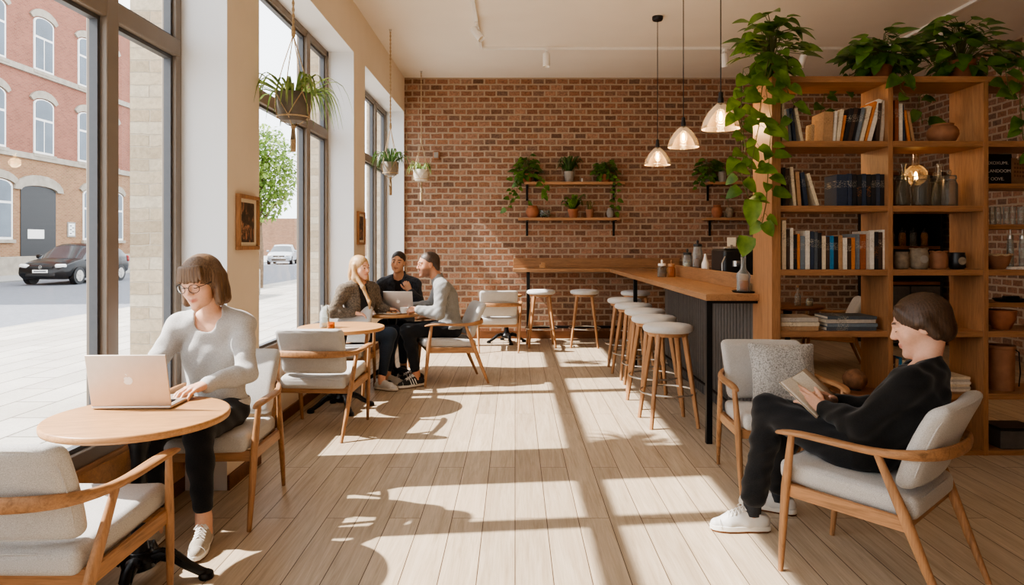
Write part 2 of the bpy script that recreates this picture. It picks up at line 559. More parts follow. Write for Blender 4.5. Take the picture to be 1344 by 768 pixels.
# ------------------------------------------------------------------ the room
XW, XG, YB, H, XR, Y0 = -1.75, -2.07, 10.86, 4.13, 6.4, -1.6
HEAD = 3.58
WINS = [(-1.5, 0.9, 0.45, -2.02, -0.2), (1.42, 4.167, 0.45, -2.02, 3.437), (4.69, 7.44, 0.58, -1.96, 6.70), (8.0, 10.80, 0.58, -1.96, 9.95)]  # the first is an unseen window beside the camera, added for bounce light

struct('floor', MB().mm(XG, XR, Y0, YB + .1, -0.1, 0), M['floor'], smooth=False)
struct('ceiling', MB().mm(-2.3, XR + .2, Y0, YB + .2, H, H + .15), M['ceil'], smooth=False)
struct('wall_back', MB().mm(-2.3, XR + .2, YB, YB + .2, 0, H), M['brick'], smooth=False)
struct('wall_rear_light_block', MB().mm(-1.0, XR + .2, Y0 - .2, Y0, 0, H), M['plaster'], smooth=False)  # unseen wall added behind the camera to darken the right side
struct('wall_right', MB().mm(XR, XR + .2, Y0, YB, 0, H), M['brick_y'], smooth=False)
w = MB()
ys = [Y0] + [q for a in WINS for q in a[:2]] + [YB]
for i in range(0, len(ys), 2):
    w.mm(XG, XW, ys[i], ys[i + 1], 0, H)
for a, b, sill, xl, mu in WINS:
    w.mm(XG, XW, a, b, HEAD, H)
    w.mm(XG - .02, xl, a, b, 0, sill)
w.m = [1 if i % 6 in (0, 2, 4) else 0 for i in range(len(w.f))]  # jambs and undersides take the plaster tone with sky light painted in
struct('wall_left', w, [M['plaster'], M['reveal']], smooth=False)
w = MB()
for i in range(0, len(ys), 2):
    w.mm(-2.34, XG, ys[i], ys[i + 1], -.1, H + .6)
for a, b, sill, xl, mu in WINS:
    w.mm(-2.34, XG, a, b, HEAD + .35, H + .6)
    w.mm(XG - .04, XG, a, b, HEAD, HEAD + .36)
    w.mm(-2.34, XG - .02, a, b, -.1, sill - .04)
M['limestone'] = m_bricks('rough limestone blocks', [(176, 160, 136), (206, 192, 168), (190, 172, 146), (214, 204, 184)], (172, 160, 142), 0.5, 0.2, 0.012, 'yz', bump=1.0, wob=0.014, stain=0.28)
M['limestone_x'] = m_bricks('rough limestone reveal', [(176, 160, 136), (206, 192, 168), (190, 172, 146), (214, 204, 184)], (196, 184, 166), 0.34, 0.075, 0.004, 'xz', bump=.7, wob=0.010, stain=0.18)
struct('wall_exterior', w, M['limestone_x'], smooth=False)

for k, (a, b, sill, xl, mu) in enumerate(WINS):
    n = (4, 1, 2, 3)[k]
    f = MB()
    d0, d1 = XG - .045, XG + .045
    f.mm(d0, d1, a, a + .065, sill, HEAD); f.mm(d0, d1, b - .065, b, sill, HEAD)
    f.mm(d0, d1, a, b, HEAD - .065, HEAD); f.mm(d0, d1, a, b, sill, sill + .075)
    f.mm(d0 - .005, d1 + .012, mu - .05, mu + .05, sill + .05, HEAD - .03)
    f.mm(d0 - .005, d1 + .008, a + .03, b - .03, 2.625, 2.725)
    wn = struct('window_%d' % n, f, M['frame'], bevel=.006)
    zz = [(sill + .075, 2.625), (2.725, HEAD - .065)]
    yy = [(a + .065, mu - .05), (mu + .05, b - .065)]
    for z0, z1 in zz:
        for y0, y1 in yy:
            g = MB()
            t = .022
            for q in ((y0, y0 + t, z0, z1), (y1 - t, y1, z0, z1), (y0 + t, y1 - t, z0, z0 + t), (y0 + t, y1 - t, z1 - t, z1)):
                g.mm(XG - .02, XG + .02, *q)
            sash = O('sash', g, M['gasket'], wn, smooth=False)
            O('pane', MB().add([(XG, y0 + t, z0 + t), (XG, y1 - t, z0 + t), (XG, y1 - t, z1 - t), (XG, y0 + t, z1 - t)], [(0, 1, 2, 3)]), M['glass'], sash, smooth=False)
    O('sill', MB().mm(XG + .02, xl + .012, a, b, sill - .02, sill + .004), M['oak_y'], wn, smooth=False)
    if n in (1, 4): struct('trim_%d' % (n + 4), MB().mm(xl, xl + .014, a, b, .09, sill - .02), M['table'], smooth=False)
    struct('trim_%d' % n, MB().mm(xl, xl + .015, a, b, 0, .09), M['dark_wood'], smooth=False)
bb = MB()
for i in range(2, len(ys), 2):
    bb.mm(XW, XW + .015, ys[i], ys[i + 1], 0, .09)
struct('baseboard_left', bb, M['dark_wood'], smooth=False)
struct('baseboard_back', MB().mm(XG + .1, XR, YB - .02, YB, 0, .12), M['dark_wood'], smooth=False)

# framed pictures on the piers between the windows
def picture(y, z0, z1, wd, label):
    t = thing('framed_picture', label, 'picture', (XW, y, (z0 + z1) / 2), group='framed prints on the piers')
    h = (z1 - z0) / 2; q = wd / 2; b = .025
    f = MB()
    f.mm(.001, .028, -q, q, h - b, h); f.mm(.001, .028, -q, q, -h, -h + b); f.mm(.001, .028, -q, -q + b, -h + b, h - b); f.mm(.001, .028, q - b, q, -h + b, h - b)
    O('frame', f, M['oak_z'], t, bevel=.003)
    O('mat_board', MB().mm(.001, .012, -q + b, q - b, -h + b, h - b), M['paper'], t, smooth=False)
    t2 = NT('print'); f2 = t2.noise(t2.coord(), 9, 4, .6, 1.5)
    t2.bsdf(t2.ramp(f2, [(.3, srgb(26, 24, 22)), (.52, srgb(70, 54, 42)), (.64, srgb(190, 140, 110)), (.8, srgb(60, 52, 48))]), .5)
    O('print', MB().mm(.012, .0135, -q * .62, q * .62, -h * .72, h * .72), t2.mat, t, smooth=False)
picture(4.46, 1.46, 1.815, .34, 'oak framed dark print on the pier nearest the woman with the grey laptop')
picture(7.74, 1.49, 1.86, .34, 'small oak framed print on the far pier behind the blonde woman')

# socket box on the brick wall
t = thing('junction_box', 'small brick coloured junction box on the back wall above the hanging pots', 'wall box', ((573 - 676) * YB / 900, YB, 1.5 + (320 - 204) * YB / 900))
O('box', MB().rbox((0, -.025, 0), (.11, .05, .13), .02), M['clay'], t)
O('cover', MB().rbox((0, -.052, 0), (.07, .01, .09), .004), M['grey_pot'], t)

# ceiling tracks and spot lights
def track(label, x0, x1, y0, y1):
    o = O('light_track', MB().mm(x0, x1, y0, y1, H - .035, H), M['chrome_white'], bevel=.004)
    tag(o, label, 'track', 'ceiling light tracks')
track('white ceiling track running along the window side', -.47, -.43, 2.0, 9.15)
track('white ceiling track running straight across in front of the brick wall', -.42, 4.9, 9.15, 9.19)
track('white ceiling track running along above the shelving', 4.93, 4.97, 3.0, 9.2)
def spot(x, y, label, aim):
    t = thing('spot_light', label, 'spotlight', (x, y, H - .035), group='white track spotlights')
    O('adapter', MB().mm(-.02, .02, -.06, .06, -.03, 0), M['chrome_white'], t, bevel=.004)
    O('stem', MB().tube([(0, 0, -.03), (0, 0, -.09)], .009), M['chrome_white'], t)
    h = MB().lathe([(.028, .07), (.045, .07), (.047, 0), (.047, -.10), (.043, -.11), (.036, -.10), (.036, -.04), (0, -.04)], n=20)
    o = O('lamp_head', h, M['chrome_white'], t, loc=(0, 0, -.12), rot=aim)
    O('lens', MB().lathe([(0, -.085), (.036, -.085), (.036, -.08), (0, -.08)], n=16), M['paper'], o)
spot(-.45, 8.05, 'white spotlight on the track along the windows', (R(-20), R(-35), 0))
spot(.42, 9.17, 'lone white spotlight in the middle of the far cross track', (R(-5), 0, 0))
spot(2.8, 9.17, 'white spotlight above the black pendant cords', (R(10), R(-8), 0))
spot(3.85, 9.17, 'white spotlight above the trailing plant end of the bookcase', (R(10), R(14), 0))
spot(4.95, 8.0, 'white spotlight on the track above the tall bookcase', (R(-8), R(6), 0))
spot(4.95, 4.6, 'white spotlight on the near stretch of the track over the bookcase', (R(-8), R(6), 0))

# ------------------------------------------------------------------ outside
struct('ground_pavement', MB().mm(-9.3, -2.34, -12, 60, -.15, -.02), m_bricks('pavement slabs', [(166, 160, 152), (182, 176, 168), (174, 168, 158)], (120, 114, 106), 1.2, .4, .012, 'yx', bump=.2, stain=.12), smooth=False)
struct('road', MB().mm(-20, -9.3, -12, 140, -.15, -.03), m_plain('asphalt', (112, 114, 120), .9, var=.12, scale=8), smooth=False)
struct('ground_verge', MB().mm(-60, -20, -12, 140, -.15, 0.03).mm(-9.3, -2.34, 60, 140, -.15, -.02), m_plain('far footpath', (160, 158, 154), .9, var=.08), smooth=False)

FX = -23.6
M['facade'] = m_bricks('red facade brick', [(134, 86, 74), (156, 102, 86), (144, 92, 78)], (160, 126, 108), .26, .08, .012, 'yz', bump=.05, wob=.003, stain=.2)
M['facade_low'] = m_bricks('tan facade brick', [(138, 102, 76), (162, 124, 92), (150, 108, 82)], (168, 146, 122), .26, .08, .012, 'yz', bump=.05, wob=.003, stain=.2)
M['facade_stone'] = m_plain('weathered stone', (160, 150, 136), .9, var=.15, scale=3)
M['facade_pane'] = m_plain('far window pane', (92, 102, 112), .12, var=.25, scale=.6)
fb = thing('brick_building', 'red brick building with arched white windows across the street', 'building', (FX, 0, 0))
O('wall', MB().mm(-8, 0, 16, 42.2, 5.75, 15.0), M['facade'], fb, smooth=False)
O('ground_storey', MB().mm(-8, 0, 16, 42.2, .03, 5.75), M['facade_low'], fb, smooth=False)
O('plinth', MB().mm(0, .12, 16, 42.2, .03, .9), M['facade_stone'], fb, smooth=False)
O('cornice', MB().mm(-8, .45, 16, 42.2, 15.0, 15.5).mm(-8, .25, 16, 42.2, 14.6, 15.0), M['facade_stone'], fb, smooth=False)
for z in (5.62, 9.78):
    O('string_course', MB().mm(0, .12, 16, 42.2, z, z + .28), M['facade_stone'], fb, smooth=False)
def arch_win(y, z0, z1, wd=1.45):
    q = wd / 2
    top = [(q * math.cos(a), .28 * math.sin(a)) for a in [PI * i / 10 for i in range(11)]]
    fr = MB()
    outer = [(y - q, z0), (y + q, z0)] + [(y + px, z1 - .28 + pz) for px, pz in top]
    fr.prism(outer, .0, .05, f=lambda a, b, c: (c, a, b))
    o = O('window', fr, M['white'], fb, smooth=False)
    zt = z0 + (z1 - z0) * .62
    p = MB()
    for y0, y1, a, b in ((y - q + .12, y - .05, z0 + .12, zt - .06), (y + .05, y + q - .12, z0 + .12, zt - .06), (y - q + .12, y + q - .12, zt + .06, z1 - .28)):
        p.mm(.05, .07, y0, y1, a, b)
    p.prism([(y + .82 * px, z1 - .28 + .82 * pz) for px, pz in top], .05, .07, f=lambda a, b, c: (c, a, b))
    O('pane', p, M['facade_pane'], o, smooth=False)
    l = MB()
    N = 10
    a0, a1 = R(22), R(158)
    inn = [(y + 1.12 * q * math.cos(a0 + (a1 - a0) * i / N) * 1.08, z1 - .30 + .34 * math.sin(a0 + (a1 - a0) * i / N)) for i in range(N + 1)]
    out = [(y + 1.5 * q * math.cos(a0 + (a1 - a0) * i / N), z1 - .30 + .72 * math.sin(a0 + (a1 - a0) * i / N)) for i in range(N + 1)]
    l.prism(inn + out[::-1], 0, .1, f=lambda a, b, c: (c, a, b))
    l.mm(0, .14, y - q - .1, y + q + .1, z0 - .16, z0)
    O('surround', l, M['facade_stone'], o, smooth=False)
for y in (24.6, 27.8, 31.0, 34.3, 37.7, 39.9):
    arch_win(y, 5.95, 8.7); arch_win(y, 10.06, 12.75)
for y, wd in ((31.2, 1.9), (38.2, 1.6), (40.6, 1.2)):
    arch_win(y, 1.7, 4.5, wd)
dr = O('entrance', MB().prism([(32.7, .05), (35.2, .05), (35.2, 4.1)] + [(33.95 + 1.25 * math.cos(PI * i / 8), 4.1 + .24 * math.sin(PI * i / 8)) for i in range(1, 8)] + [(32.7, 4.1)], -.05, .03, f=lambda a, b, c: (c, a, b)), M['black'], fb, smooth=False)
O('notice', MB().mm(.03, .05, 33.15, 34.3, 1.75, 2.2), M['white'], dr, smooth=False)
ar = MB(); N = 10
inn = [(33.95 + 1.3 * math.cos(PI * i / N), 4.1 + .26 * math.sin(PI * i / N)) for i in range(N + 1)]
out = [(33.95 + 1.75 * math.cos(PI * i / N), 4.1 + .78 * math.sin(PI * i / N)) for i in range(N + 1)]
O('door_arch', ar.prism(inn + out[::-1], 0, .12, f=lambda a, b, c: (c, a, b)), M['facade_stone'], dr, smooth=False)
O('poster', MB().mm(0, .03, 31.0, 31.9, 1.75, 3.1), m_plain('red poster', (196, 82, 58), .6), fb, smooth=False)
nb = MB().mm(0, .05, 36.1, 36.75, 1.85, 2.65)
nbo = O('notice_board', nb, M['grey_pot'], fb, smooth=False)
O('notice_sheet', MB().mm(.05, .06, 36.18, 36.67, 1.93, 2.57), M['white'], nbo, smooth=False)
st = MB()
for i in range(5):
    st.mm(.06, .066, 36.26 + (i % 2) * .2, 36.4 + (i % 2) * .2, 2.02 + i * .1, 2.07 + i * .1)
O('lettering', st, M['gasket'], nbo, smooth=False)
pb = thing('pale_building', 'pale rendered building next to the red brick one', 'building', (FX + .3, 0, 0))
O('wall', MB().mm(-8, 0, 42.2, 47.5, .03, 13.6), M['facade_stone'], pb, smooth=False)
O('cornice', MB().mm(-8, .3, 42.2, 47.5, 13.6, 14.0), M['white'], pb, smooth=False)
for z in (3.8, 7.6):
    f = O('window', MB().mm(0, .06, 45.2, 46.2, z, z + 2), M['white'], pb, smooth=False)
    O('pane', MB().mm(.06, .08, 45.3, 46.1, z + .1, z + 1.9), M['facade_pane'], f, smooth=False)
o = O('garden_wall', MB().mm(-45, -15.0, 84, 84.6, 0, 4.6), m_bricks('garden brick', [(140, 104, 84), (164, 124, 98)], (150, 130, 112), .26, .08, .012, 'xz', bump=0), smooth=False)
tag(o, 'long low brown brick wall at the end of the street', 'wall')

def make_car(name, label, loc, rz, paint):
    t = thing(name, label, 'car', loc, rz, 'cars parked along the street')
    # stations along y (front at -y), half width, belt, sections
    st = [(-1.98, .62, .30, .52, .55), (-1.93, .78, .22, .62, .66), (-1.75, .85, .20, .70, .76), (-1.35, .87, .20, .80, .86), (-.98, .88, .20, .86, .93),
          (-.30, .88, .20, .90, 1.36), (.10, .88, .20, .91, 1.46), (.75, .88, .20, .93, 1.47), (1.25, .87, .20, .95, 1.40), (1.62, .85, .22, .97, 1.22), (1.90, .80, .28, .92, 1.0), (1.97, .68, .34, .70, .76)]
    body, n = MB(), 13
    vs, fs = [], []
    for y, hw, zb, zs, zt in st:
        cab = max(0, min(1, (zt - zs - .08) / .35))
        tw = hw * (.90 - .20 * cab)
        half = [(0, zb), (hw * .8, zb), (hw * .97, zb + .12), (hw, (zb + zs) / 2), (hw * .98, zs - .03), (hw * .95, zs + .01), (tw, zt - .03), (tw * .6, zt)]
        ring = [(x, z) for x, z in half] + [(0, zt + .005)] + [(-x, z) for x, z in reversed(half[1:])]
        vs += [(x, y, z) for x, z in ring]
    L = len(vs) // len(st)
    for i in range(len(st) - 1):
        for k in range(L):
            l = (k + 1) % L
            fs.append((i * L + k, i * L + l, (i + 1) * L + l, (i + 1) * L + k))
    fs.append(tuple(reversed(range(L)))); fs.append(tuple((len(st) - 1) * L + k for k in range(L)))
    mi = []
    for i in range(len(st) - 1):
        for k in range(L):
            glass = (k in (5, L - 6) and 4 <= i <= 8) or (k in (6, 7, 8, 9) and i in (4, 8, 9)) or (k in (5, L - 6) and i == 4)
            mi.append(1 if glass else 0)
    mi += [0, 0]
    body.v, body.f, body.m = vs, fs, mi
    O('body', body, [paint, M['car_glass']], t, ang=28)
    for y in (-1.28, 1.22):
        for sx in (-1, 1):
            wh = O('wheel', MB().sweep([(sx * .70, y, .31), (sx * .89, y, .31)], (.62, .62), 24), M['black'], t)
            r = MB().sweep([(sx * .885, y, .31), (sx * .90, y, .31)], (.40, .40), 20)
            O('rim', r, M['steel'], wh)
            sp = MB()
            for q in range(5):
                a = 2 * PI * q / 5
                sp.box((sx * .903, y + .11 * math.cos(a), .31 + .11 * math.sin(a)), (.012, .05, .17), (PI / 2 - a if False else a - PI / 2, 0, 0))
            O('spoke', sp, M['alu'], wh)
    for sx in (-1, 1):
        O('headlight', MB().rbox((sx * .62, -1.86, .66), (.34, .22, .14), .06, rot=(R(-18), 0, R(sx * 24))), M['white'], t)
        O('mirror', MB().rbox((sx * .98, -.62, .98), (.2, .12, .14), .05), paint, t)
        O('tail_light', MB().rbox((sx * .74, 1.86, .86), (.2, .14, .24), .05), m_plain('tail light', (150, 20, 16), .2), t)
    O('grille', MB().rbox((0, -1.965, .62), (.80, .05, .09), .02), M['black'], t)
    O('air_intake', MB().rbox((0, -1.96, .36), (1.0, .08, .12), .03), M['black'], t)
    pl = O('number_plate', MB().rbox((0, -1.995, .49), (.52, .03, .11), .008), M['white'], t)
    ch = MB()
    for i in range(8):
        ch.mm(-.2 + i * .052, -.17 + i * .052 + .01, -2.013, -2.009, .465, .515)
    O('lettering', ch, M['gasket'], pl, smooth=False)
    bd = MB().sweep([(.055 * math.cos(a), -1.995, .63 + .055 * math.sin(a)) for a in [2 * PI * i / 20 for i in range(20)]], (.012, .012), 6, closed=True)
    bd.box((-.014, -1.995, .625), (.012, .01, .07), (0, R(-25), 0)); bd.box((.014, -1.995, .625), (.012, .01, .07), (0, R(25), 0))
    O('badge', bd, M['steel'], t)
    return t
M['car_glass'] = m_plain('car window glass', (60, 64, 68), .08, var=.2, scale=1.5)
M['car_black'] = m_plain('black car paint', (22, 23, 25), .18, .2, var=.05)
M['car_silver'] = m_plain('silver car paint', (176, 180, 184), .25, .4, var=.04)
make_car('hatchback_car', 'glossy black hatchback parked before the red brick building', (-17.35, 27.2, -.03), 0, M['car_black']).scale = (1.08, 1.08, 1.06)
make_car('hatchback_car', 'pale silver car parked far down the street beyond the tree', (-17.6, 52, -.03), R(10), M['car_silver'])

def street_tree(x, y, label):
    t = thing('street_tree', label, 'tree', (x, y, 0))
    O('trunk', MB().tube([(0, 0, -.05), (.05, 0, 1.2), (-.03, .05, 2.4), (.05, 0, 3.6), (.1, 0, 4.6)], [.13, .1, .085, .06, .02], 10), M['bark'], t)
    for k in range(6):
        a = k * 1.1
        O('branch', MB().tube([(0, 0, 2.2 + .3 * k), (.5 * math.cos(a), .5 * math.sin(a), 2.8 + .3 * k), (1.0 * math.cos(a), 1.0 * math.sin(a), 3.2 + .3 * k)], [.05, .035, .01], 6), M['bark'], t)
    f = MB()
    for i in range(6000):
        u = V((rnd.gauss(0, 1), rnd.gauss(0, 1), rnd.gauss(0, 1))).normalized() * (rnd.random() ** .4)
        p = V((u.x * 1.25, u.y * 1.25, 3.95 + u.z * 1.75))
        d = V((rnd.uniform(-1, 1), rnd.uniform(-1, 1), rnd.uniform(-.8, .4)))
        f.leaf(p, d, (0, 0, 1), rnd.uniform(.12, .2), .11, .2, .1, n=3)
    O('crown', f, M['tree'], t)
street_tree(-8.8, 23.6, 'leafy green street tree seen through the middle window')
# low kerbside planter outside the middle window
o = O('planter_box', MB().mm(-9.0, -7.6, 17.0, 20.5, -.02, .75), M['facade_stone'], bevel=.04)
tag(o, 'low pale stone planter outside the middle window', 'planter')
# ------------------------------------------------------------------ armchairs
def build_chair(label, loc, rz, group, fab='fabric'):
    t = thing('armchair', label, 'armchair', loc, rz, group)
    # one bent loop makes both arms and the rail behind the back
    half = [(.312, .315, .640), (.320, .25, .655), (.322, .14, .656), (.318, .02, .648), (.312, -.10, .642), (.298, -.20, .645), (.258, -.288, .652), (.18, -.338, .656), (.09, -.358, .657)]
    sec = [(.030, .018), (.056, .026), (.060, .028), (.052, .029), (.042, .032), (.032, .040), (.026, .050), (.024, .056), (.024, .058)]
    pts = half + [(0, -.363, .657)] + [(-x, y, z) for x, y, z in reversed(half)]
    ss = sec + [(.024, .058)] + sec[::-1]
    O('arm_rail', MB().sweep(pts, ss, 12, p=2.6), M['oak_y'], t, sub=1)
    for sx in (-1, 1):
        O('leg', MB().sweep([(sx * .283, .300, 0), (sx * .292, .285, .20), (sx * .298, .268, .40), (sx * .312, .235, .645)], [(.022, .024), (.032, .036), (.036, .044), (.026, .030)], 12, p=2.4), M['oak_z'], t)
        O('leg', MB().sweep([(sx * .268, -.385, 0), (sx * .284, -.30, .20), (sx * .294, -.222, .40), (sx * .312, -.125, .636)], [(.022, .024), (.032, .038), (.036, .048), (.026, .030)], 12, p=2.4), M['oak_z'], t)
    f = MB()
    for sx in (-1, 1):
        f.sweep([(sx * .288, .28, .385), (sx * .284, -.225, .365)], (.024, .062), 8, p=5, m=1)
    f.sweep([(-.29, .262, .385), (.29, .262, .385)], (.024, .062), 8, p=5)
    f.sweep([(-.285, -.215, .365), (.285, -.215, .365)], (.024, .062), 8, p=5)
    O('seat_frame', f, [M['oak_x'], M['oak_y']], t)
    def seat_fn(x, y, z):
        w = 1 - .05 * max(0, -y / .29)
        return [x * w, y, z + .02 * (y / .29) - .012 * (1 - (x / .27) ** 2) * max(0, z / .05)]
    sc = O('seat', MB().rbox((0, .03, .442), (.545, .575, .10), .035, 6, (0, 0, .016), seat_fn), M[fab], t)
    loop = []
    for i in range(40):
        a = 2 * PI * i / 40
        c, d = math.cos(a), math.sin(a)
        x = .266 * math.copysign(abs(c) ** .25, c); y = .281 * math.copysign(abs(d) ** .25, d)
        loop.append((x * (1 - .05 * max(0, -y / .29)), y + .03, .442 + .030 + .02 * (y / .29)))
    O('piping', MB().tube(loop, .0045, 6, closed=True), M[fab], sc)
    def back_fn(x, y, z):
        s = z / .20
        wid = 1 + .03 * s
        return [x * wid, y - .16 * (z / .40) + .40 * x * x - .02 * s * s, z]
    bc = O('backrest', MB().rbox((0, -.277, .672), (.52, .085, .365), .042, 6, (0, .008, 0), back_fn), M[fab], t)
    loop = []
    for i in range(44):
        a = 2 * PI * i / 44
        c, d = math.cos(a), math.sin(a)
        x = .247 * math.copysign(abs(c) ** .3, c); z = .170 * math.copysign(abs(d) ** .3, d)
        q = back_fn(x, -.043 + .012, z)
        loop.append((q[0], q[1] - .277, q[2] + .672))
    O('piping', MB().tube(loop, .0045, 6, closed=True), M[fab], bc)
    return t
G = 'oak armchairs with pale upholstery'
chair0 = build_chair('oak armchair in the near corner with its back to us, at the laptop table', (-1.725, 2.56, 0), R(-1), G)
def chair(label, x, y, deg): return dup(chair0, (x, y, 0), R(deg), label, G)
chair('oak armchair the woman with glasses is sitting on', -1.685, 3.86, 183)
chair('oak armchair with its back to us at the small round table with the glass carafe', -1.555, 5.56, -3)
chair('pale armchair facing us behind the round table with the glass carafe', -1.735, 6.80, 181)
chair('oak armchair carrying the man in the grey zip jumper', -.73, 7.52, 106)
chair('oak armchair with its back to us against the brick wall by the bar', -.235, 9.78, 2)
chair('oak armchair with a flecked cushion on it in front of the bookcase', 1.625, 4.27, 176)
chair('oak armchair the reader in black is sitting on', 1.63, 3.12, 43)
chair('oak armchair at the dim table behind the bookcase', 3.86, 8.40, 72)

# ------------------------------------------------------------------ round pedestal tables
def table(label, x, y, r, h, feet=4, rot=20):
    t = thing('pedestal_table', label, 'table', (x, y, 0), R(rot), 'round cafe tables')
    top = O('tabletop', MB().lathe([(0, h - .034), (r - .012, h - .034), (r - .003, h - .030), (r, h - .022), (r, h - .006), (r - .004, h - .001), (r - .010, h), (0, h)], n=72), M['table'], t, ang=50)
    c = MB()
    n, prof = 28, [(.05, .10), (.045, .13), (.036, .16), (.030, .20), (.030, .55), (.036, .60), (.046, .63), (.05, .66), (.05, h - .05)]
    vs, fs = [], []
    for rr, z in prof:
        for k in range(n):
            q = rr * (1 + .09 * (k % 2) * (1 if .15 < z < .62 else .3))
            vs.append((q * math.cos(2 * PI * k / n), q * math.sin(2 * PI * k / n), z))
    for i in range(len(prof) - 1):
        for k in range(n):
            l = (k + 1) % n
            fs.append((i * n + k, i * n + l, (i + 1) * n + l, (i + 1) * n + k))
    c.add(vs, fs)
    O('column', c, M['iron'], t, ang=60)
    O('top_plate', MB().lathe([(.05, h - .06), (.13, h - .045), (.13, h - .034), (0, h - .034)], n=20), M['iron'], t)
    O('collar', MB().lathe([(.03, .06), (.07, .08), (.075, .11), (.055, .13), (.05, .15), (.03, .15)], n=20), M['iron'], t)
    for k in range(feet):
        a = 2 * PI * k / feet
        ca, sa = math.cos(a), math.sin(a)
        p = [(.04, .11), (.09, .125), (.15, .105), (.20, .065), (.25, .035), (.285, .022)]
        s = [(.05, .05), (.056, .055), (.048, .05), (.045, .042), (.05, .036), (.03, .03)]
        f = MB().sweep([(q * ca, q * sa, z) for q, z in p], s, 10, p=2.5)
        f.lathe([(0, 0), (.03, 0), (.034, .012), (.03, .028), (.012, .04), (0, .042)], (.275 * ca, .275 * sa, 0), 14)
        f.sweep([(.07 * ca - .028 * sa, .07 * sa + .028 * ca, .10), (.13 * ca - .022 * sa, .13 * sa + .022 * ca, .135), (.18 * ca - .02 * sa, .18 * sa + .02 * ca, .09)], (.014, .014), 6)
        f.sweep([(.07 * ca + .028 * sa, .07 * sa - .028 * ca, .10), (.13 * ca + .022 * sa, .13 * sa - .022 * ca, .135), (.18 * ca + .02 * sa, .18 * sa - .02 * ca, .09)], (.014, .014), 6)
        O('foot', f, M['iron'], t)
    return t
table('round oak table under the grey laptop, with a fluted black iron base', -1.655, 3.02, .372, .75, rot=12)
table('round oak table with the glass carafe and orange candle', -1.575, 6.22, .385, .75, rot=30)
table('round oak table the three friends are sitting round', -1.345, 7.50, .325, .75, rot=5)
table('small black footed table behind the armchair at the brick wall', -.13, 10.42, .235, .73, rot=15)
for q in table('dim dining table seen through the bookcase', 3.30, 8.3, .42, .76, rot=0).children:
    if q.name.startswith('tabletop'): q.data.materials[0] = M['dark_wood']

# ------------------------------------------------------------------ bar and stools
BX0, BX1, BY0, BYE, BZ = 1.42, 1.90, 5.10, 10.30, 1.125
t = thing('side_bar', 'long oak bar counter with raised back edge and black steel legs', 'bar counter', (0, 0, 0))
O('counter', MB().mm(BX0, BX1, BY0, BYE, BZ - .05, BZ), M['bar_y'], t, bevel=.004)
O('back_edge', MB().mm(BX1 - .05, BX1, BY0, 8.25, BZ, BZ + .125), M['bar_y'], t, bevel=.003)
pn = O('front_panel', MB().mm(1.86, 1.885, BY0 + .03, 8.3, .02, BZ - .05), M['panel'], t, smooth=False)
gr = MB()
for i in range(38):
    gr.mm(1.853, 1.86, BY0 + .05 + i * .085, BY0 + .12 + i * .085, .02, BZ - .06)
O('panel_boards', gr, M['panel'], pn, smooth=False)
for x, y in ((1.455, BY0 + .05), (1.455, 8.3), (1.845, BY0 + .03)):
    O('leg', MB().mm(x - .022, x + .022, y - .022, y + .022, 0, BZ - .05), M['metal'], t, bevel=.003)
O('foot_rail', MB().tube([(1.72, BY0 + .1, .22), (1.72, 8.2, .22)], .014), M['metal'], t)
O('bearer', MB().mm(1.44, 1.86, BY0 + .03, BY0 + .07, BZ - .072, BZ - .05), M['metal'], t)

t = thing('wall_bar', 'oak bar shelf along the brick wall with an upstand', 'bar counter', (0, 0, 0))
O('counter', MB().mm(-.03, 2.6, 10.305, YB - .002, BZ - .05, BZ), M['bar_x'], t, bevel=.004)
O('upstand', MB().mm(-.03, 2.6, YB - .03, YB - .002, BZ, BZ + .15), M['bar_x'], t, bevel=.003)
for x in (.20, 2.3):
    O('leg', MB().mm(x - .025, x + .025, 10.36, 10.41, 0, BZ - .05), M['metal'], t, bevel=.003)
O('foot_rail', MB().mm(.2, 2.3, 10.37, 10.40, .22, .26), M['metal'], t)
o = O('wooden_block', MB().mm(-.045, .045, -.03, .03, 0, .055).mm(-.02, .045, -.025, .025, .055, .085), M['table'], loc=(.42, 10.55, BZ), bevel=.006)
tag(o, 'small wooden block on the wall bar', 'block')

def build_stool(label, loc, rz):
    t = thing('bar_stool', label, 'bar stool', loc, rz, 'backless bar stools')
    O('seat', MB().lathe([(0, .765), (.185, .765), (.203, .775), (.210, .795), (.203, .815), (.18, .826), (.10, .832), (0, .834)], n=40), M['pale_fabric'], t, ang=80)
    O('seat_frame', MB().lathe([(.0, .735), (.165, .735), (.17, .742), (.17, .766), (0, .766)], n=32), M['oak_x'], t)
    for k in range(4):
        a = PI / 4 + k * PI / 2
        c, s = math.cos(a), math.sin(a)
        O('leg', MB().sweep([(.275 * c, .275 * s, 0), (.235 * c, .235 * s, .25), (.15 * c, .15 * s, .755)], [(.028, .030), (.034, .036), (.044, .046)], 10, up=(c, s, .3), p=3), M['oak_z'], t)
    O('foot_ring', MB().sweep([(.232 * math.cos(a), .232 * math.sin(a), .27) for a in [2 * PI * i / 36 for i in range(36)]], (.012, .016), 8, closed=True), M['steel'], t)
    return t
st0 = build_stool('bar stool nearest to us in the row at the long bar', (1.28, 5.74, 0), R(4))
L5 = ['second bar stool from us in the row at the long bar', 'third and middle bar stool in the row at the long bar', 'fourth bar stool from us in the row at the long bar', 'farthest bar stool in the row at the long bar']
for (x, y, a), l in zip(((1.30, 6.42, 9), (1.34, 7.08, -5), (1.335, 7.74, 6), (1.355, 8.5, -8)), L5):
    dup(st0, (x, y, 0), R(a), l)
for (x, y, a), l in zip(((.38, 10.02, 3), (1.015, 10.02, -6), (1.72, 9.8, 12)), ('bar stool under the near end of the wall bar, beside the armchair', 'bar stool in the middle of the wall bar', 'bar stool in the corner where the two bars meet')):
    dup(st0, (x, y, 0), R(a), l)

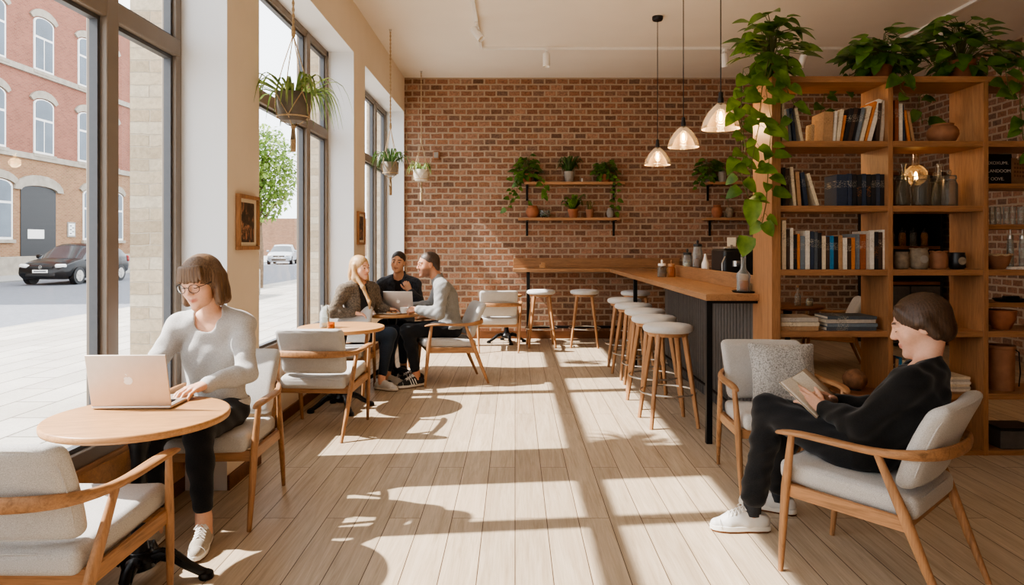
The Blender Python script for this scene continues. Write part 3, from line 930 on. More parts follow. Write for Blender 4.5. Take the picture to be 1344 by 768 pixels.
# things on the bar
def jar(label, loc, r, h, glass, lid=None, fill=None, cat='jar', grp=None):
    t = thing('storage_jar', label, cat, loc, 0, grp)
    O('body', MB().lathe([(0, 0), (r * .92, 0), (r, r * .12), (r, h * .8), (r * .8, h * .92), (r * .8, h), (r * .74, h), (r * .74, h * .9), (r * .94, h * .78), (r * .94, r * .16), (0, r * .1)], n=28), M[glass], t)
    if fill: O('contents', MB().lathe([(0, r * .12), (r * .9, r * .12), (r * .9, h * .6), (0, h * .62)], n=20), M[fill], t)
    if lid:
        q = O('lid', MB().lathe([(0, h), (r * .86, h), (r * .88, h + .004), (r * .88, h + .022), (r * .8, h + .028), (0, h + .03)], n=24), M[lid], t)
        O('knob', MB().lathe([(0, h + .03), (r * .16, h + .03), (r * .26, h + .05), (r * .2, h + .068), (0, h + .072)], n=14), M[lid], q)
    return t
cz = BZ
t = thing('round_tray', 'small round dark tray at the near end of the bar', 'tray', (1.79, 5.30, cz))
O('tray_plate', MB().lathe([(0, 0), (.10, 0), (.112, .012), (.106, .014), (.098, .006), (0, .006)], n=32), M['metal'], t)
t = thing('glass_carafe', 'ribbed glass carafe with a long slim neck on the round tray', 'carafe', (1.765, 5.30, cz + .006))
O('body', MB().lathe([(0, 0), (.045, 0), (.05, .008), (.05, .10), (.055, .115), (.048, .14), (.026, .165), (.02, .18), (.018, .25), (.022, .262), (.018, .262), (.014, .25), (.016, .18), (.044, .135), (.046, .01), (0, .008)], n=28), M['jar'], t)
O('contents', MB().lathe([(0, .01), (.043, .01), (.043, .085), (0, .086)], n=20), M['amber'], t)
O('stopper', MB().lathe([(0, .25), (.012, .25), (.02, .275), (.016, .31), (.006, .35), (0, .352)], n=14), M['jar'], t)
t = thing('tumbler', 'short clear glass beside the slim carafe on the tray', 'glass', (1.85, 5.33, cz + .006))
O('bowl', MB().lathe([(0, 0), (.026, 0), (.03, .06), (.027, .06), (.023, .006), (0, .006)], n=20), M['jar'], t)
jar('squat glass jar with a pale stopper at the far end of the bar', (1.66, 7.75, cz), .05, .125, 'ribbed', 'white')
jar('amber jar with a wooden lid beside the squat glass jar on the bar', (1.76, 7.72, cz), .045, .12, 'amber', 'oak_x')

# work counter behind the bar
t = thing('work_counter', 'dark work counter behind the bar', 'counter', (2.15, 7.4, 0))
O('worktop', MB().mm(-.20, .22, -1.2, 1.6, 1.08, 1.12), M['dark_wood'], t, bevel=.004)
O('cabinet', MB().mm(-.19, .19, -1.15, 1.55, 0, 1.08), M['panel'], t)
jar('tall glass jar with a flat black lid and pale contents behind the bar', (2.03, 8.08, 1.12), .055, .25, 'jar', 'black', 'paper')
jar('taller glass canister with black lid between the black lidded jar and the white bottle', (2.05, 7.70, 1.12), .055, .35, 'jar', 'black', 'clay')
t = thing('squeeze_bottle', 'white squeeze bottle with a pointed tip behind the bar', 'bottle', (2.075, 7.48, 1.12))
O('body', MB().lathe([(0, 0), (.04, 0), (.042, .01), (.04, .16), (.03, .19), (0, .19)], n=22), M['white'], t)
O('nozzle', MB().lathe([(0, .19), (.026, .19), (.014, .24), (.008, .27), (0, .272)], n=14), M['white'], t)
t = thing('coffee_machine', 'black and steel espresso machine in the gloom behind the bar', 'coffee machine', (2.16, 6.62, 1.12))
O('body', MB().rbox((0, 0, .2), (.42, .42, .26), .03), M['black'], t)
O('top_tray', MB().mm(-.2, .2, -.2, .2, .33, .35), M['steel'], t, bevel=.004)
O('base', MB().rbox((0, -.02, .04), (.44, .46, .08), .015), M['steel'], t)
for sx in (-1, 1):
    g = O('group_head', MB().lathe([(0, 0), (.035, 0), (.035, .05), (0, .05)], n=16), M['steel'], t, loc=(-.1 * sx, -.24, .17))
    O('handle', MB().tube([(0, 0, .02), (0, -.14, .01)], [.014, .018]), M['black'], g)
O('steam_wand', MB().tube([(-.2, -.22, .26), (-.24, -.26, .2), (-.24, -.27, .06)], .006), M['steel'], t)
t = thing('price_card', 'small white card clipped upright above the espresso machine', 'card', (2.02, 6.40, 1.475))
O('card', MB().mm(-.04, .04, -.003, .003, 0, .085), M['paper'], t)
O('clip', MB().mm(-.012, .012, -.008, .008, -.02, .015), M['steel'], t)

# ------------------------------------------------------------------ pendants
def pendant(y, z, x, label):
    t = thing('pendant_lamp', label, 'pendant lamp', (x, y, z), 0, 'glass pendant lamps over the bar')
    O('cord', MB().tube([(0, 0, .19), (0, 0, H - z)], .0045, 6), M['black'], t)
    O('ceiling_rose', MB().lathe([(0, H - z - .045), (.055, H - z - .045), (.062, H - z - .03), (.062, H - z), (0, H - z)], n=24), M['black'], t)
    O('socket', MB().lathe([(0, .10), (.022, .10), (.024, .15), (.018, .17), (.018, .20), (.007, .21), (0, .21)], n=16), M['black'], t)
    s = [(.030, .115), (.06, .09), (.10, .045), (.135, -.02), (.150, -.07), (.152, -.085), (.146, -.085)]
    pr = s + [(r - .004, zz - .004) for r, zz in reversed(s[:-1])]
    O('shade', MB().lathe(pr, n=40), M['shade'], t, ang=60)
    b = O('bulb', MB().lathe([(0, -.045), (.022, -.035), (.030, -.01), (.026, .03), (.014, .07), (.014, .10), (0, .10)], n=18), M['jar'], t)
    O('filament', MB().lathe([(0, -.025), (.012, -.015), (.014, .02), (.006, .05), (0, .05)], n=12), M['bulb'], b)
    l = bpy.data.lights.new('pendant_glow', 'POINT'); l.energy = 7; l.color = (1, .66, .34); l.shadow_soft_size = .06
    lo = bpy.data.objects.new('pendant_glow', l); lo.location = (x, y, z - .06); col.objects.link(lo)
pendant(7.94, 2.50, 1.65, 'glass pendant lamp hanging lowest of the three, farthest along the bar')
pendant(6.70, 2.53, 1.645, 'glass pendant lamp hanging between the other two over the bar')
pendant(5.45, 2.50, 1.635, 'glass pendant lamp nearest the bookcase and largest in view')

# ------------------------------------------------------------------ wall shelves on the brick
def wall_shelf(x0, x1, z, label, brx):
    t = thing('wall_shelf', label, 'shelf', (0, 0, 0), 0, 'oak wall shelves on black brackets')
    O('board', MB().mm(x0, x1, 10.60, YB - .002, z - .04, z), M['oak_x'], t, bevel=.003)
    for x in brx:
        f = MB().mm(x - .018, x + .018, YB - .014, YB - .002, z - .28, z - .04).mm(x - .018, x + .018, 10.62, YB - .002, z - .052, z - .04)
        O('bracket', f, M['metal'], t, smooth=False)
ZU, ZL = 2.46, 1.905
wall_shelf(.15, 1.70, ZU, 'upper of the two oak plant shelves on the middle of the brick wall', (.19, 1.56))
wall_shelf(.05, 1.62, ZL, 'lower of the two oak plant shelves on the middle of the brick wall', (.19, 1.56))
wall_shelf(2.98, 4.2, ZU, 'upper oak shelf on the brick wall beside the bookcase end', (3.05, 4.0))
wall_shelf(2.95, 4.2, ZL, 'lower oak shelf on the brick wall beside the bookcase end', (3.08, 4.0))

# dark unit in the back corner, seen through the bookcase
t = thing('back_bar_unit', 'dark tall back bar unit with shelves in the far corner behind the bookcase', 'shelf unit', (0, 0, 0))
for x in (5.30, 6.20):
    O('side_panel', MB().mm(x, x + .04, 10.0, 10.6, 0, 2.55), M['black'], t)
O('back_panel', MB().mm(5.34, 6.20, 10.57, 10.6, 0, 2.55), M['black'], t)
for z in (.9, 1.42, 1.98, 2.5):
    O('shelf', MB().mm(5.34, 6.20, 10.0, 10.57, z, z + .045), M['dark_wood'], t)
O('cupboard_door', MB().mm(5.34, 5.76, 10.0, 10.02, .05, .88), M['panel'], t)
O('cupboard_door', MB().mm(5.78, 6.20, 10.0, 10.02, .05, .88), M['panel'], t)
for i in range(5):
    jar('dim jar on the back bar unit, %s of five in the row' % ('first', 'second', 'third', 'fourth', 'fifth')[i], (5.43 + i * .165, 10.2, 1.465), .05, .2, ('amber', 'ribbed')[i % 2], 'black', None, 'jar', 'jars on the back bar unit')
# ------------------------------------------------------------------ plants
def px(x, y, Y):
    return ((x - 676) * Y / 900, Y, 1.5 + (320 - y) * Y / 900)

def pot(t, r, h, mat, rim=True, belly=0):
    pr = [(0, 0), (r * .72, 0), (r * .74, .004)]
    if belly:
        pr = [(0, 0), (r * .6, 0), (r * .82, h * .15), (r * 1.0, h * .42), (r * .98, h * .62), (r * .8, h * .82), (r * .66, h * .9), (r * .70, h), (r * .6, h), (r * .56, h * .88), (0, h * .86)]
    elif rim:
        pr += [(r * .92, h * .74), (r, h * .75), (r * 1.02, h * .98), (r * .99, h), (r * .9, h), (r * .86, h * .84), (0, h * .84)]
    else:
        pr += [(r * .94, h * .5), (r, h * .97), (r * .98, h), (r * .9, h), (r * .88, h * .86), (0, h * .86)]
    p = O('pot', MB().lathe(pr, n=28), mat, t)
    O('soil', MB().lathe([(0, h * .8), (r * .84, h * .85), (0, h * .88)], n=18), M['soil'], p)
    return p

def pothos(label, loc, r, h, mat, n, spread, L, vines=(), leaf='leaf', group=None, tall=.16, name='trailing_pothos', rg=None, skirt=.35):
    g = rg or rnd
    t = thing(name, label, 'plant', loc, 0, group)
    pot(t, r, h, mat)
    f, s = MB(), MB()
    for i in range(n):
        a = g.uniform(0, 2 * PI)
        e = g.uniform(.15, 1.0) ** .7
        R_ = spread * e
        p1 = V((R_ * math.cos(a), R_ * .8 * math.sin(a), h + tall * (1.1 - e * e) * g.uniform(.5, 1.25)))
        s.tube([(0, 0, h * .85), (p1.x * .5, p1.y * .5, h + (p1.z - h) * .8 + .03), p1], .0025, 4)
        l = L * g.uniform(.65, 1.2)
        f.leaf(p1, (math.cos(a) + g.uniform(-.6, .6), math.sin(a) + g.uniform(-.6, .6), g.uniform(-.5, .35)), (g.uniform(-.5, .5), -.7, 1), l, l * .74, g.uniform(.1, .45), .2)
    for i in range(int(n * skirt)):      # leaves hanging over the rim
        a = g.uniform(0, 2 * PI)
        q = r * g.uniform(.95, 1.7)
        l = L * g.uniform(.6, 1.0)
        p1 = V((q * math.cos(a), q * math.sin(a), h * g.uniform(.35, 1.25)))
        s.tube([(r * .7 * math.cos(a), r * .7 * math.sin(a), h), (p1.x * .95, p1.y * .95, max(h * 1.02, p1.z)), p1], .002, 4)
        f.leaf(p1, (math.cos(a) + g.uniform(-.5, .5), math.sin(a) + g.uniform(-.5, .5), g.uniform(-1.4, -.4)), (math.cos(a), math.sin(a) - .3, .5), l, l * .76, .15, .2)
    O('foliage', f, M[leaf], t)
    O('stalks', s, M['stem'], t)
    for k, path in enumerate(vines):
        vine = MB()
        P = [V(q) for q in path]
        vine.tube(P, .0035, 5)
        lv = MB()
        for i in range(len(P) - 1):
            d = (P[i + 1] - P[i])
            m_ = max(1, int(d.length / (L * .42)))
            for j in range(m_):
                q = P[i] + d * ((j + g.random()) / m_)
                sd = 1 if (i + j) % 2 else -1
                dd = V((sd * g.uniform(.3, 1), g.uniform(-.9, .1), g.uniform(-.9, .15)))
                l = L * g.uniform(.6, 1.15)
                q2 = q + dd.normalized() * l * .3
                vine.tube([q, q + V((0, 0, .015)) + (q2 - q) * .5, q2], .0018, 4)
                lv.leaf(q2, dd, (0, -1, .5), l, l * .74, g.uniform(.1, .4), .22)
        o = O('vine', vine, M['stem'], t)
        O('leaves', lv, M[leaf], o)
    return t

def blades(n, Lm, Wm, rise, g=rnd, base_r=.03, z=0, curl=1.0, ymax=9):
    f = MB()
    for i in range(n):
        a = g.uniform(0, 2 * PI)
        L = Lm * g.uniform(.55, 1.1)
        W = Wm * g.uniform(.7, 1.1)
        up = rise * g.uniform(.5, 1.3)
        dx, dy = math.cos(a), math.sin(a)
        vs, fs = [], []
        N = 9
        for k in range(N):
            u = k / (N - 1)
            rr = base_r * .5 + L * (u * .75 + .12 * math.sin(u * PI))
            zz = z + up * math.sin(min(1, u * 1.25) * PI * .62) - curl * L * .75 * max(0, u - .35) ** 2
            w = W * (.55 + .9 * math.sin(PI * min(1, u * .8 + .15))) * (1 - u ** 4) * .5 + .0008
            c = V((rr * dx, min(rr * dy, ymax), zz))
            sd = V((-dy, dx, 0)) * w
            vs += [c - sd + V((0, 0, w * .5)), c, c + sd + V((0, 0, w * .5))]
        for k in range(N - 1):
            b = 3 * k
            fs += [(b, b + 1, b + 4, b + 3), (b + 1, b + 2, b + 5, b + 4)]
        f.add(vs, fs)
    return f

def hanging(label, x, y, ztop, r, h, mat, n, L, rise, tassel, leaf='blade'):
    """pot in a rope hanger from the ceiling; the origin is the foot of the pot"""
    t = thing('hanging_planter', label, 'hanging plant', (x, y, ztop - h), 0, 'macrame hanging planters')
    pot(t, r, h, mat, rim=False)
    O('foliage', blades(n, L, .016, rise, z=h * .85, curl=1.7, base_r=r * .6), M[leaf], t)
    zk = h + .42
    top = H - (ztop - h)
    hp = MB()
    N = 40
    hp.tube([(0, 0, zk), (0, 0, top)], .006, 6)
    for sd in (0, PI):      # twisted cord
        hp.tube([(.006 * math.cos(i * .9 + sd), .006 * math.sin(i * .9 + sd), zk + (top - zk) * i / 90) for i in range(91)], .005, 5)
    hp.lathe([(0, -.02), (.014, -.01), (.016, .02), (.012, .06), (0, .07)], (0, 0, zk), 10)
    rp = O('hanger', hp, M['rope'], t)
    cd = MB()
    for k in range(4):
        a = PI / 4 + k * PI / 2
        c, s = math.cos(a), math.sin(a)
        cd.tube([(0, 0, zk), (r * .6 * c, r * .6 * s, h + .2), (1.08 * r * c, 1.08 * r * s, h * .98)], .004, 5)
        for sg in (-1, 1):
            b = a + sg * PI / 4
            cd.tube([(1.08 * r * c, 1.08 * r * s, h * .98), (1.02 * r * math.cos(a + sg * .4), 1.02 * r * math.sin(a + sg * .4), h * .55), (.92 * r * math.cos(b), .92 * r * math.sin(b), h * .15), (.35 * r * math.cos(b), .35 * r * math.sin(b), -.02), (0, 0, -.035)], .004, 5)
    cd.sweep([(.95 * r * math.cos(q), .95 * r * math.sin(q), h * .15) for q in [2 * PI * i / 24 for i in range(24)]], (.008, .012), 6, closed=True)
    O('net', cd, M['rope'], rp)
    ts = MB()
    ts.lathe([(0, -.055), (.016, -.05), (.018, -.035), (.012, -.02), (0, -.018)], n=10)
    for k in range(14):
        a = 2 * PI * k / 14
        ts.tube([(.008 * math.cos(a), .008 * math.sin(a), -.045), (.016 * math.cos(a), .016 * math.sin(a), -.045 - tassel * .5), (.014 * math.cos(a), .014 * math.sin(a), -.045 - tassel)], .0045, 4)
    O('tassel', ts, M['rope'], rp)
    O('hook', MB().lathe([(0, top - .03), (.008, top - .03), (.012, top - .012), (.02, top), (0, top)], n=12), M['steel'], t)
    return t
hanging('large spider plant in a zinc pot with rope hanger, hanging nearest to us', -1.585, 4.90, 1.5 + 197 * 4.9 / 900, .122, .20, M['dark_pot'], 70, .50, .13, .17)
hanging('middle hanging plant in a grey pot between the two other rope hangers', -1.53, 8.42, 1.5 + 107 * 8.42 / 900, .10, .16, M['grey_pot'], 44, .32, .15, .20, 'blade_dark')
hanging('farthest hanging plant in a pale pot close to the brick wall', -1.43, 10.45, 1.5 + 97 * 10.45 / 900, .125, .17, M['white_pot'], 34, .26, .13, .26)

# on the wall shelves
def at(xp, z, Y=10.72): return ((xp - 676) * Y / 900, Y, z)
SG = 'potted plants on the brick wall shelves'
pothos('bushy pothos cascading off the near end of the upper plant shelf', at(692, ZU), .09, .13, M['terra'], 70, .21, .11,
       [[(0, -.03, .14), (-.18, -.06, .10), (-.24, -.06, -.12), (-.27, -.06, -.33), (-.33, -.06, -.45)], [(0, -.05, .14), (-.12, -.1, .06), (-.17, -.1, -.15), (-.2, -.1, -.3)], [(0, -.05, .14), (.2, -.12, .08), (.3, -.12, -.12), (.25, -.12, -.24)]], group=SG, tall=.24)
t = thing('potted_dracaena', 'dark arching dracaena in a pale grey pot on the upper plant shelf', 'plant', at(747, ZU), 0, SG)
pot(t, .08, .17, M['grey_pot'], rim=False)
O('foliage', blades(44, .26, .022, .20, z=.15, base_r=.04, ymax=.11), M['blade_dark'], t)
pothos('dark fern like plant in terracotta at the far end of the upper plant shelf', at(795, ZU), .085, .12, M['terra'], 80, .18, .09,
       [[(.04, -.05, .12), (.13, -.14, .04), (.14, -.14, -.2), (.13, -.14, -.45)]], group=SG, tall=.20)
t = thing('candle_stub', 'tiny white candle on the upper plant shelf', 'candle', at(764, ZU, 10.7))
O('wax', MB().lathe([(0, 0), (.013, 0), (.013, .06), (0, .062)], n=12), M['white'], t)
O('wick', MB().tube([(0, 0, .06), (0, 0, .072)], .002, 5), M['black'], t)
t = thing('clay_urn', 'round terracotta urn with a sprig on the lower plant shelf', 'urn', at(699, ZL))
pot(t, .105, .19, M['terra'], belly=1)
O('sprig', MB().leaf((-.02, 0, .17), (-.4, 0, 1), (0, -1, 0), .12, .06), M['leaf'], t)
t = thing('glass_terrarium', 'small glass bowl of ivy on the lower plant shelf', 'terrarium', at(715, ZL))
O('bowl', MB().lathe([(0, 0), (.045, 0), (.08, .04), (.085, .08), (.07, .12), (.066, .12), (.08, .08), (.075, .045), (0, .006)], n=22), M['jar'], t)
lf = MB()
for i in range(26):
    a = rnd.uniform(0, 6.3)
    lf.leaf((.05 * math.cos(a), .05 * math.sin(a), rnd.uniform(.02, .12)), (math.cos(a), math.sin(a), .3), (0, 0, 1), .06, .045)
O('foliage', lf, M['leaf'], t)
t = thing('potted_aloe', 'spiky green aloe in a terracotta pot on the lower plant shelf', 'plant', at(752, ZL), 0, SG)
pot(t, .085, .135, M['terra'])
O('foliage', blades(22, .27, .04, .20, z=.11, base_r=.03, curl=.5, ymax=.11), M['leaf_lit'], t)
t = thing('potted_seedling', 'small dim pot with thin twigs on the lower plant shelf', 'plant', at(774, ZL), 0, SG)
pot(t, .07, .13, M['clay'])
O('twigs', blades(9, .16, .008, .14, z=.11, base_r=.03), M['stem'], t)
t = thing('stone_vase', 'pale grey stone vase under the trailing vine on the lower plant shelf', 'vase', at(801, ZL))
pot(t, .06, .15, M['grey_pot'], belly=1)
pothos('dark shrubby pothos on the upper shelf beside the bookcase end', at(930, ZU), .08, .11, M['dark_pot'], 80, .20, .10,
       [[(-.02, -.05, .12), (-.16, -.12, .06), (-.22, -.12, -.1)]], group=SG, tall=.22)
t = thing('pale_vase', 'pale faceted vase on the upper shelf beside the bookcase end', 'vase', at(948, ZU, 10.66))
O('body', MB().lathe([(0, 0), (.05, 0), (.062, .05), (.06, .14), (.045, .18), (.04, .18), (.05, .13), (0, .02)], n=8), M['grey_pot'], t, ang=10)
t = thing('clay_jug', 'terracotta jug on the lower shelf beside the bookcase end', 'jug', at(941, ZL))
pot(t, .085, .20, M['terra'], belly=1)
t = thing('grey_bud_vase', 'grey bud vase with a bare twig on the lower shelf beside the bookcase end', 'vase', at(957, ZL))
pot(t, .065, .17, M['stone'], belly=1)
O('twig', MB().tube([(0, 0, .15), (-.02, 0, .3), (.02, 0, .42)], .004, 5).tube([(-.01, 0, .25), (-.08, 0, .33)], .003, 5).leaf((-.08, 0, .33), (-1, 0, .2), (0, -1, 0), .06, .03).leaf((.02, 0, .42), (.3, 0, 1), (0, -1, 0), .06, .03), M['stem'], t)

# ------------------------------------------------------------------ bookcase
CY0, CY1 = 4.85, 5.235
UP = [(1.816, 1.88), (2.640, 2.675), (3.314, 3.350), (4.07, 4.12)]
SH = [2.686, 2.228, 1.770, 1.317, .880, .438, .034]
t = thing('bookcase', 'tall open oak bookcase dividing the room', 'bookcase', (0, 0, 0))
for a, b in UP:
    O('upright', MB().mm(a, b, CY0, CY1, 0, SH[0] - .042), M['case_z'], t, bevel=.002)
O('top_board', MB().mm(UP[0][0], UP[3][1], CY0, CY1, SH[0] - .042, SH[0]), M['case_x'], t, bevel=.002)
for k, z in enumerate(SH[1:]):
    for i in range(3):
        if i == 2 and k == 1: continue
        O('shelf', MB().mm(UP[i][1], UP[i + 1][0], CY0 + .003, CY1 - .003, max(0.001, z - .042), z), M['case_x'], t, bevel=.002)
IN = [1.935, 1.640, 1.075]
for z in IN:
    O('shelf', MB().mm(UP[2][1], UP[3][0], CY0 + .1, CY1 - .003, z - .035, z), M['case_x'], t, bevel=.002)

BK = {}
def bmat(c, band=None):
    k = (c, band)
    if k not in BK:
        c2 = (226, 214, 190) if sum(c) < 380 else (70, 54, 44)
        if band: c2 = band
        BK[k] = m_book('book cloth %d %d %d' % c, c, c2, (.58, .80) if not band else (.30, .62))
    return BK[k]
NAMES = {'cream': (222, 206, 178), 'white': (228, 220, 206), 'navy': (44, 56, 76), 'black': (30, 30, 33), 'orange': (206, 128, 66), 'tan': (178, 140, 102), 'blue grey': (116, 126, 134), 'slate': (80, 86, 92),
         'bright blue': (44, 118, 160), 'rust': (150, 84, 48), 'pale grey': (190, 180, 166), 'dark brown': (72, 52, 40), 'pink': (206, 160, 128)}
def book(c, x, w_, h, lean, z, label, grp, y=4.90, dep=.2, flat=False, rz=0):
    cm = bmat(NAMES[c], (206, 128, 66) if c == 'black' and rnd.random() < .35 else None)
    th = min(.003, w_ * .2)
    f = MB()
    f.mm(0, w_, 0, .004, 0, h)
    f.mm(0, th, .004, dep, 0, h); f.mm(w_ - th, w_, .004, dep, 0, h)
    if flat:   # lying: x is the middle of the spine
        o = O('book', f, cm, bevel=.001, loc=(x + h / 2 * math.cos(rz), y + h / 2 * math.sin(rz), z), rot=(0, R(-90), rz), smooth=False)
    else:
        zz = z + (w_ * math.sin(R(lean)) if lean > 0 else 0)
        o = O('book', f, cm, bevel=.001, loc=(x, y, zz), rot=(0, R(lean), 0), smooth=False)
    tag(o, label, 'book', grp)
    O('pages', MB().mm(th, w_ - th, .004, dep - .006, .004, h - .005), M['paper'], o, smooth=False)
    return o
ORD = ['first', 'second', 'third', 'fourth', 'fifth', 'sixth', 'seventh', 'eighth', 'ninth', 'tenth', 'eleventh', 'twelfth', 'thirteenth', 'fourteenth', 'fifteenth', 'sixteenth', 'seventeenth', 'eighteenth', 'nineteenth', 'twentieth', 'twenty first', 'twenty second', 'twenty third', 'twenty fourth', 'twenty fifth', 'twenty sixth']
def row(items, x0, sc, shelf, where, ordfrom=0, face=None):
    """items: crop x of the foot, width, height (crop pixels), lean, colour"""
    n = len(items)
    for i, (xx, ww, hh, lean, c) in enumerate(items):
        X = ((x0 + xx / sc) - 676) * 4.9 / 900
        wd, hg = ww / sc * 4.9 / 900, hh / sc * 4.9 / 900
        st_ = 'leaning ' if abs(lean) > 5 else ''
        lab = '%s%s book, %s from the left %s' % (st_, c, ORD[i + ordfrom], where)
        book(c, X, wd, hg, lean, SH[shelf], lab, 'books ' + where, y=4.89 + .012 * rnd.random(), dep=.17 + .05 * rnd.random())
T1 = 'on the top shelf of the first column'
row([(96, 16, 330, 0, 'cream'), (114, 15, 255, 0, 'white'), (131, 18, 250, 0, 'pink'), (152, 20, 255, -5, 'blue grey'), (186, 22, 262, -7, 'navy'), (240, 22, 262, -11, 'cream')], 1010, 5.906, 1, T1)
row([(412, 72, 232, 2, 'tan'), (486, 24, 240, 5, 'white'), (514, 26, 252, 8, 'cream'), (546, 20, 208, 9, 'orange'), (570, 28, 262, 12, 'black'), (602, 28, 266, 12, 'dark brown'), (634, 22, 262, 12, 'black'), (660, 26, 268, 12, 'blue grey'), (696, 30, 282, 14, 'cream'), (733, 20, 322, 15, 'orange'), (758, 32, 338, 15, 'white'), (822, 22, 300, 4, 'dark brown'), (850, 30, 322, 5, 'pale grey')], 1010, 5.906, 1, T1, 6)
T2 = 'on the second shelf of the first column'
row([(88, 16, 258, 0, 'black'), (107, 26, 252, 0, 'dark brown'), (160, 20, 262, -5, 'cream'), (188, 24, 228, -4, 'tan'), (232, 26, 225, -7, 'navy'), (312, 22, 225, -17, 'cream')], 1010, 5.118, 2, T2)
row([(452, 70, 212, 0, 'navy')] + [(526 + i * 31.5, 27, 216 - (i % 3) * 3, 0, 'black' if i % 3 else 'navy') for i in range(8)], 1010, 5.118, 2, T2, 6)
T3 = 'in the full row on the third shelf'
row([(82, 28, 328, 0, 'cream'), (114, 18, 268, 0, 'dark brown'), (136, 22, 278, 0, 'white'), (166, 16, 235, 0, 'black'), (186, 17, 238, 0, 'orange'), (206, 32, 225, 0, 'blue grey'), (241, 28, 260, 0, 'white'), (274, 24, 254, 0, 'navy'), (301, 22, 252, 0, 'slate'), (326, 24, 246, 0, 'black'), (352, 25, 224, 0, 'cream'), (380, 20, 220, 0, 'dark brown'), (402, 26, 226, 0, 'bright blue'), (431, 28, 222, 0, 'black'), (461, 26, 228, 0, 'tan'), (489, 30, 212, 0, 'white'), (521, 26, 210, 0, 'dark brown'), (548, 22, 214, 0, 'orange'), (572, 34, 238, 0, 'blue grey'), (608, 36, 236, 0, 'rust'), (648, 24, 256, 0, 'pale grey'), (674, 26, 258, 0, 'white'), (702, 26, 252, 0, 'black'), (730, 26, 250, 0, 'dark brown'), (758, 20, 266, 0, 'white')], 1010, 5.118, 3, T3)
T4 = 'in the second column beside the round clay pot'
row([(74, 28, 300, 0, 'rust'), (106, 24, 274, 0, 'white'), (130, 22, 262, -3, 'navy'), (172, 20, 228, -8, 'orange'), (206, 20, 222, -10, 'tan')], 1160, 5.484, 1, T4)
book('black', px(1205, 183, 4.92)[0] + .04, .012, .17, 0, SH[1], 'thin black book lying flat between the clay pot and the upright books', 'books lying flat', y=4.97, dep=.14, flat=True, rz=.12)
for i, (c, x, w_, h, dep, rz) in enumerate([('tan', .0, .030, .27, .26, .0), ('cream', .004, .028, .275, .25, .01), ('pale grey', -.002, .030, .27, .26, -.01)]):
    book(c, 2.03 + x, w_, h, 0, SH[4] + i * .031, '%s large book lying %s of the tan stack on the fourth shelf' % (c, ('at the bottom', 'in the middle', 'on top')[i]), 'books lying flat', y=4.89, dep=dep, flat=True, rz=rz)
for i, (c, x, w_, h, dep, rz) in enumerate([('slate', .0, .026, .36, .24, .02), ('blue grey', .008, .024, .36, .24, .0), ('pale grey', -.004, .026, .36, .24, .03), ('slate', .006, .022, .35, .24, -.01)]):
    book(c, 2.40 + x, w_, h, 0, SH[4] + i * .0265, '%s magazine lying %s of the grey stack on the fourth shelf' % (c, ('lowest', 'second from the bottom', 'second from the top', 'topmost')[i]), 'books lying flat', y=4.89, dep=dep, flat=True, rz=rz)
for i, (c, h) in enumerate((('dark brown', .26), ('tan', .24), ('bright blue', .25), ('cream', .23))):
    book(c, 2.68 + i * .024, .02, h, 3, SH[5], '%s book standing low down in the bookcase before the reader\'s face' % c, 'books low in the second column', y=4.89, dep=.2)
for i in range(6):
    book(('white', 'pale grey', 'cream')[i % 3], 3.185 + (.006 * (i % 2)), .017, .16, 0, SH[5] + i * .0175, 'pale pamphlet, %s from the bottom of the stack behind the reader\'s shoulder' % ORD[i], 'books lying flat', y=4.92, dep=.2, flat=True, rz=.03 * (i % 3 - 1))

t = thing('clay_pot', 'round brown clay pot on the top shelf of the second column', 'pot', (px(1237, 0, 5.0)[0], 5.0, SH[1]))
O('body', MB().lathe([(0, 0), (.06, 0), (.088, .025), (.106, .065), (.104, .09), (.088, .118), (.068, .13), (.074, .142), (.066, .142), (.058, .128), (0, .02)], n=36), M['clay'], t)
t = thing('woven_basket', 'small woven basket behind the leaning books on the top shelf', 'basket', (px(1070, 0, 5.1)[0], 5.1, SH[1]))
O('basket', MB().lathe([(0, 0), (.055, 0), (.065, .03), (.066, .12), (.06, .15), (.055, .15), (.06, .12), (0, .02)], n=24), M['rope'], t)
O('lid_knob', MB().lathe([(0, .15), (.05, .15), (.02, .165), (.018, .19), (0, .195)], n=14), M['rope'], t)
JG = 'lidded glass jars in the second column'
for xp, r, h, l in ((1183, .055, .19, 'ribbed glass jar with lid against the middle upright'), (1209, .062, .195, 'ribbed glass jar with lid in front of the glowing oil lamp'), (1227, .05, .185, 'narrow ribbed glass jar between the lamp and the end jar'), (1246, .054, .195, 'ribbed glass jar with lid at the end of its row')):
    jar(l, (px(xp, 0, 4.96 if h > .186 else 5.05)[0], 4.96 if h > .186 else 5.05, SH[2]), r, h, 'ribbed', 'ribbed', None, 'jar', JG)
t = thing('oil_lamp', 'glass oil lamp with a round globe and tall chimney behind the jars', 'lamp', (px(1202, 0, 5.12)[0], 5.12, SH[2]))
O('base', MB().lathe([(0, 0), (.055, 0), (.05, .015), (.02, .04), (.018, .15), (.035, .165), (0, .17)], n=24), M['steel'], t)
O('globe', MB().lathe([(.03, .17), (.06, .19), (.078, .235), (.074, .27), (.045, .305), (.026, .315), (.023, .40), (.020, .40), (.022, .313), (.04, .30), (.07, .265), (.073, .235), (.055, .195), (.03, .175)], n=30), M['shade'], t)
O('flame', MB().lathe([(0, .20), (.012, .21), (.014, .235), (.006, .262), (0, .27)], n=12), M['bulb'], t)
